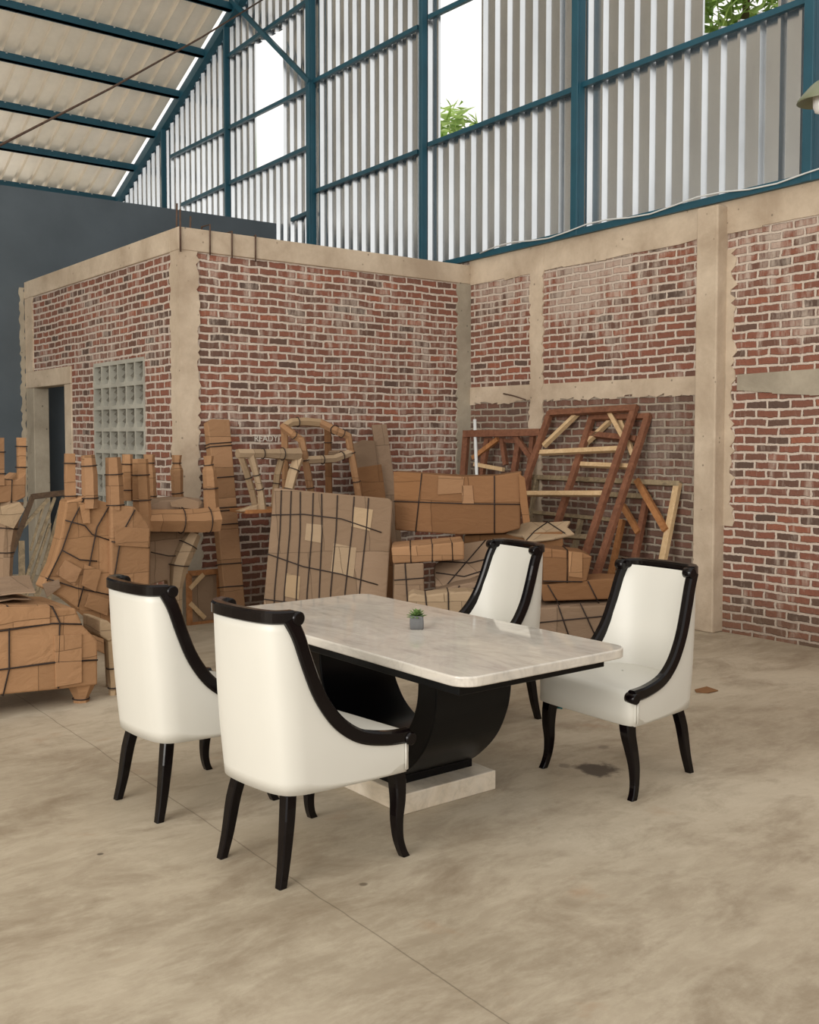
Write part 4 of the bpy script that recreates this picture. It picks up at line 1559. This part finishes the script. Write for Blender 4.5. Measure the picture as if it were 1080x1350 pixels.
# --- timber frames leaning on the long wall
def frame_plane(top_px, low_px, Xtop):
    a = atx(*top_px, Xtop)
    b = aty(*low_px, a.y)
    lean = math.degrees(math.atan2(a.x - b.x, a.z - b.z))
    z0 = b + (a - b) * ((0 - b.z) / (a.z - b.z))
    return Plane(z0.x, z0.y, 90, lean)

def frame(label, P_, members, group='bare timber frames leaning on the long brick wall'):
    root = thing('timber_frame', label, 'frame', tuple(P_.p), group)
    for nm, a, b, wd, mt, ofs, fl in members:
        A, B = P_.at(*a, ofs), P_.at(*b, ofs)
        if fl:
            B = P_.floor(B)
            B += P_.n * ofs * 0
        MB().bar(A, B, wd, .045, P_.n).build(nm, MAT[mt], root)
    return root

P = frame_plane((837, 538), (775, 721), XA - .06)
frame('tall reddish frame with pale cross slats, foremost of the leaning timber frames', P, [
    ('stile', (838, 535), (775, 721), .06, 'redwood', 0, True), ('stile', (726, 543), (689, 646), .06, 'redwood', 0, True),
    ('top_rail', (724, 545), (840, 538), .06, 'redwood', .004, False),
    ('cross_slat', (713, 597), (817, 592), .045, 'palewood', -.03, False), ('cross_slat', (694, 651), (800, 651), .045, 'palewood', -.03, False),
    ('cross_slat', (680, 702), (780, 709), .045, 'oldwood', -.03, False),
    ('brace', (717, 588), (762, 545), .04, 'palewood', -.03, False), ('brace', (803, 542), (823, 578), .04, 'palewood', -.03, False)])
P = frame_plane((854, 550), (792, 740), XA - .03)
frame('second tall reddish frame, half hidden by the foremost frame', P, [
    ('stile', (855, 548), (792, 740), .06, 'redwood', 0, True), ('stile', (781, 550), (741, 676), .06, 'redwood', 0, True),
    ('top_rail', (779, 551), (857, 549), .05, 'redwood', .003, False), ('cross_slat', (774, 572), (840, 579), .05, 'redwood', -.03, False),
    ('cross_slat', (757, 612), (832, 615), .04, 'palewood', -.03, False),
    ('brace', (769, 588), (808, 552), .035, 'palewood', -.03, False), ('brace', (816, 546), (835, 600), .04, 'palewood', -.03, False)])
P = frame_plane((893, 638), (874, 737), XA - .03)
frame('low pale topped trestle frame with brown corner braces beside the thick concrete column', P, [
    ('top_rail', (700, 629), (897, 638), .045, 'oldwood', .003, False), ('stile', (894, 637), (874, 737), .06, 'palewood', 0, True),
    ('stile', (708, 629), (699, 676), .05, 'oldwood', 0, True),
    ('brace', (840, 633), (878, 699), .055, 'brownwood', .03, False), ('cross_slat', (800, 652), (857, 655), .045, 'oldwood', -.03, False),
    ('leg', (853, 655), (838, 734), .055, 'redwood', -.03, True), ('brace', (821, 666), (842, 702), .05, 'brownwood', .0, False),
    ('leg', (821, 685), (809, 734), .045, 'brownwood', -.03, True), ('cross_slat', (700, 675), (812, 686), .035, 'oldwood', -.04, False),
    ('leg', (766, 685), (757, 718), .035, 'oldwood', -.03, True)])
A_, B_ = aty(614, 573, 8.3), atx(712, 571, XA - .1)
P = Plane(A_.x, A_.y, math.degrees(math.atan2(B_.y - A_.y, B_.x - A_.x)), 5)
P.p = A_ - P.v * (A_.z / P.v.z)
frame('reddish table frame with diagonal braces in the wall corner behind the long box', P, [
    ('top_rail', (612, 572), (713, 570), .07, 'redwood', .03, False), ('leg', (615, 574), (609, 628), .07, 'redwood', 0, True),
    ('leg', (703, 572), (690, 650), .05, 'redwood', -.02, True),
    ('brace', (624, 604), (657, 579), .045, 'brownwood', .0, False), ('brace', (679, 574), (703, 607), .05, 'redwood', .0, False),
    ('leg', (643, 579), (617, 622), .06, 'redwood', -.03, True), ('brace', (662, 579), (667, 613), .045, 'redwood', -.03, False),
    ('cross_slat', (626, 612), (664, 619), .04, 'palewood', .0, False), ('leg', (684, 584), (662, 626), .06, 'redwood', -.03, True),
    ('cross_slat', (640, 580), (686, 582), .04, 'redwood', -.05, False)], 'bare timber frames in the wall corner')
P = Plane(6.98, 7.9, 0, 8)
a = P.at(626, 553)
b = P.floor(P.at(621, 640))
tag(MB().tube([a, b], .018, 8).build('metal_pipe', MAT['wire']), 'thin pale metal pipe standing in the wall corner behind the reddish table frame', 'pipe')

# --- scrap on the floor
q = [atz(*p, .003) for p in ((916, 910), (932, 906), (947, 911), (934, 914), (918, 913))]
tag(MB().prism(q, (0, 0, .006)).build('cardboard_scrap', MAT['card_box']), 'flat brown cardboard scrap on the floor right of the right chair', 'cardboard')
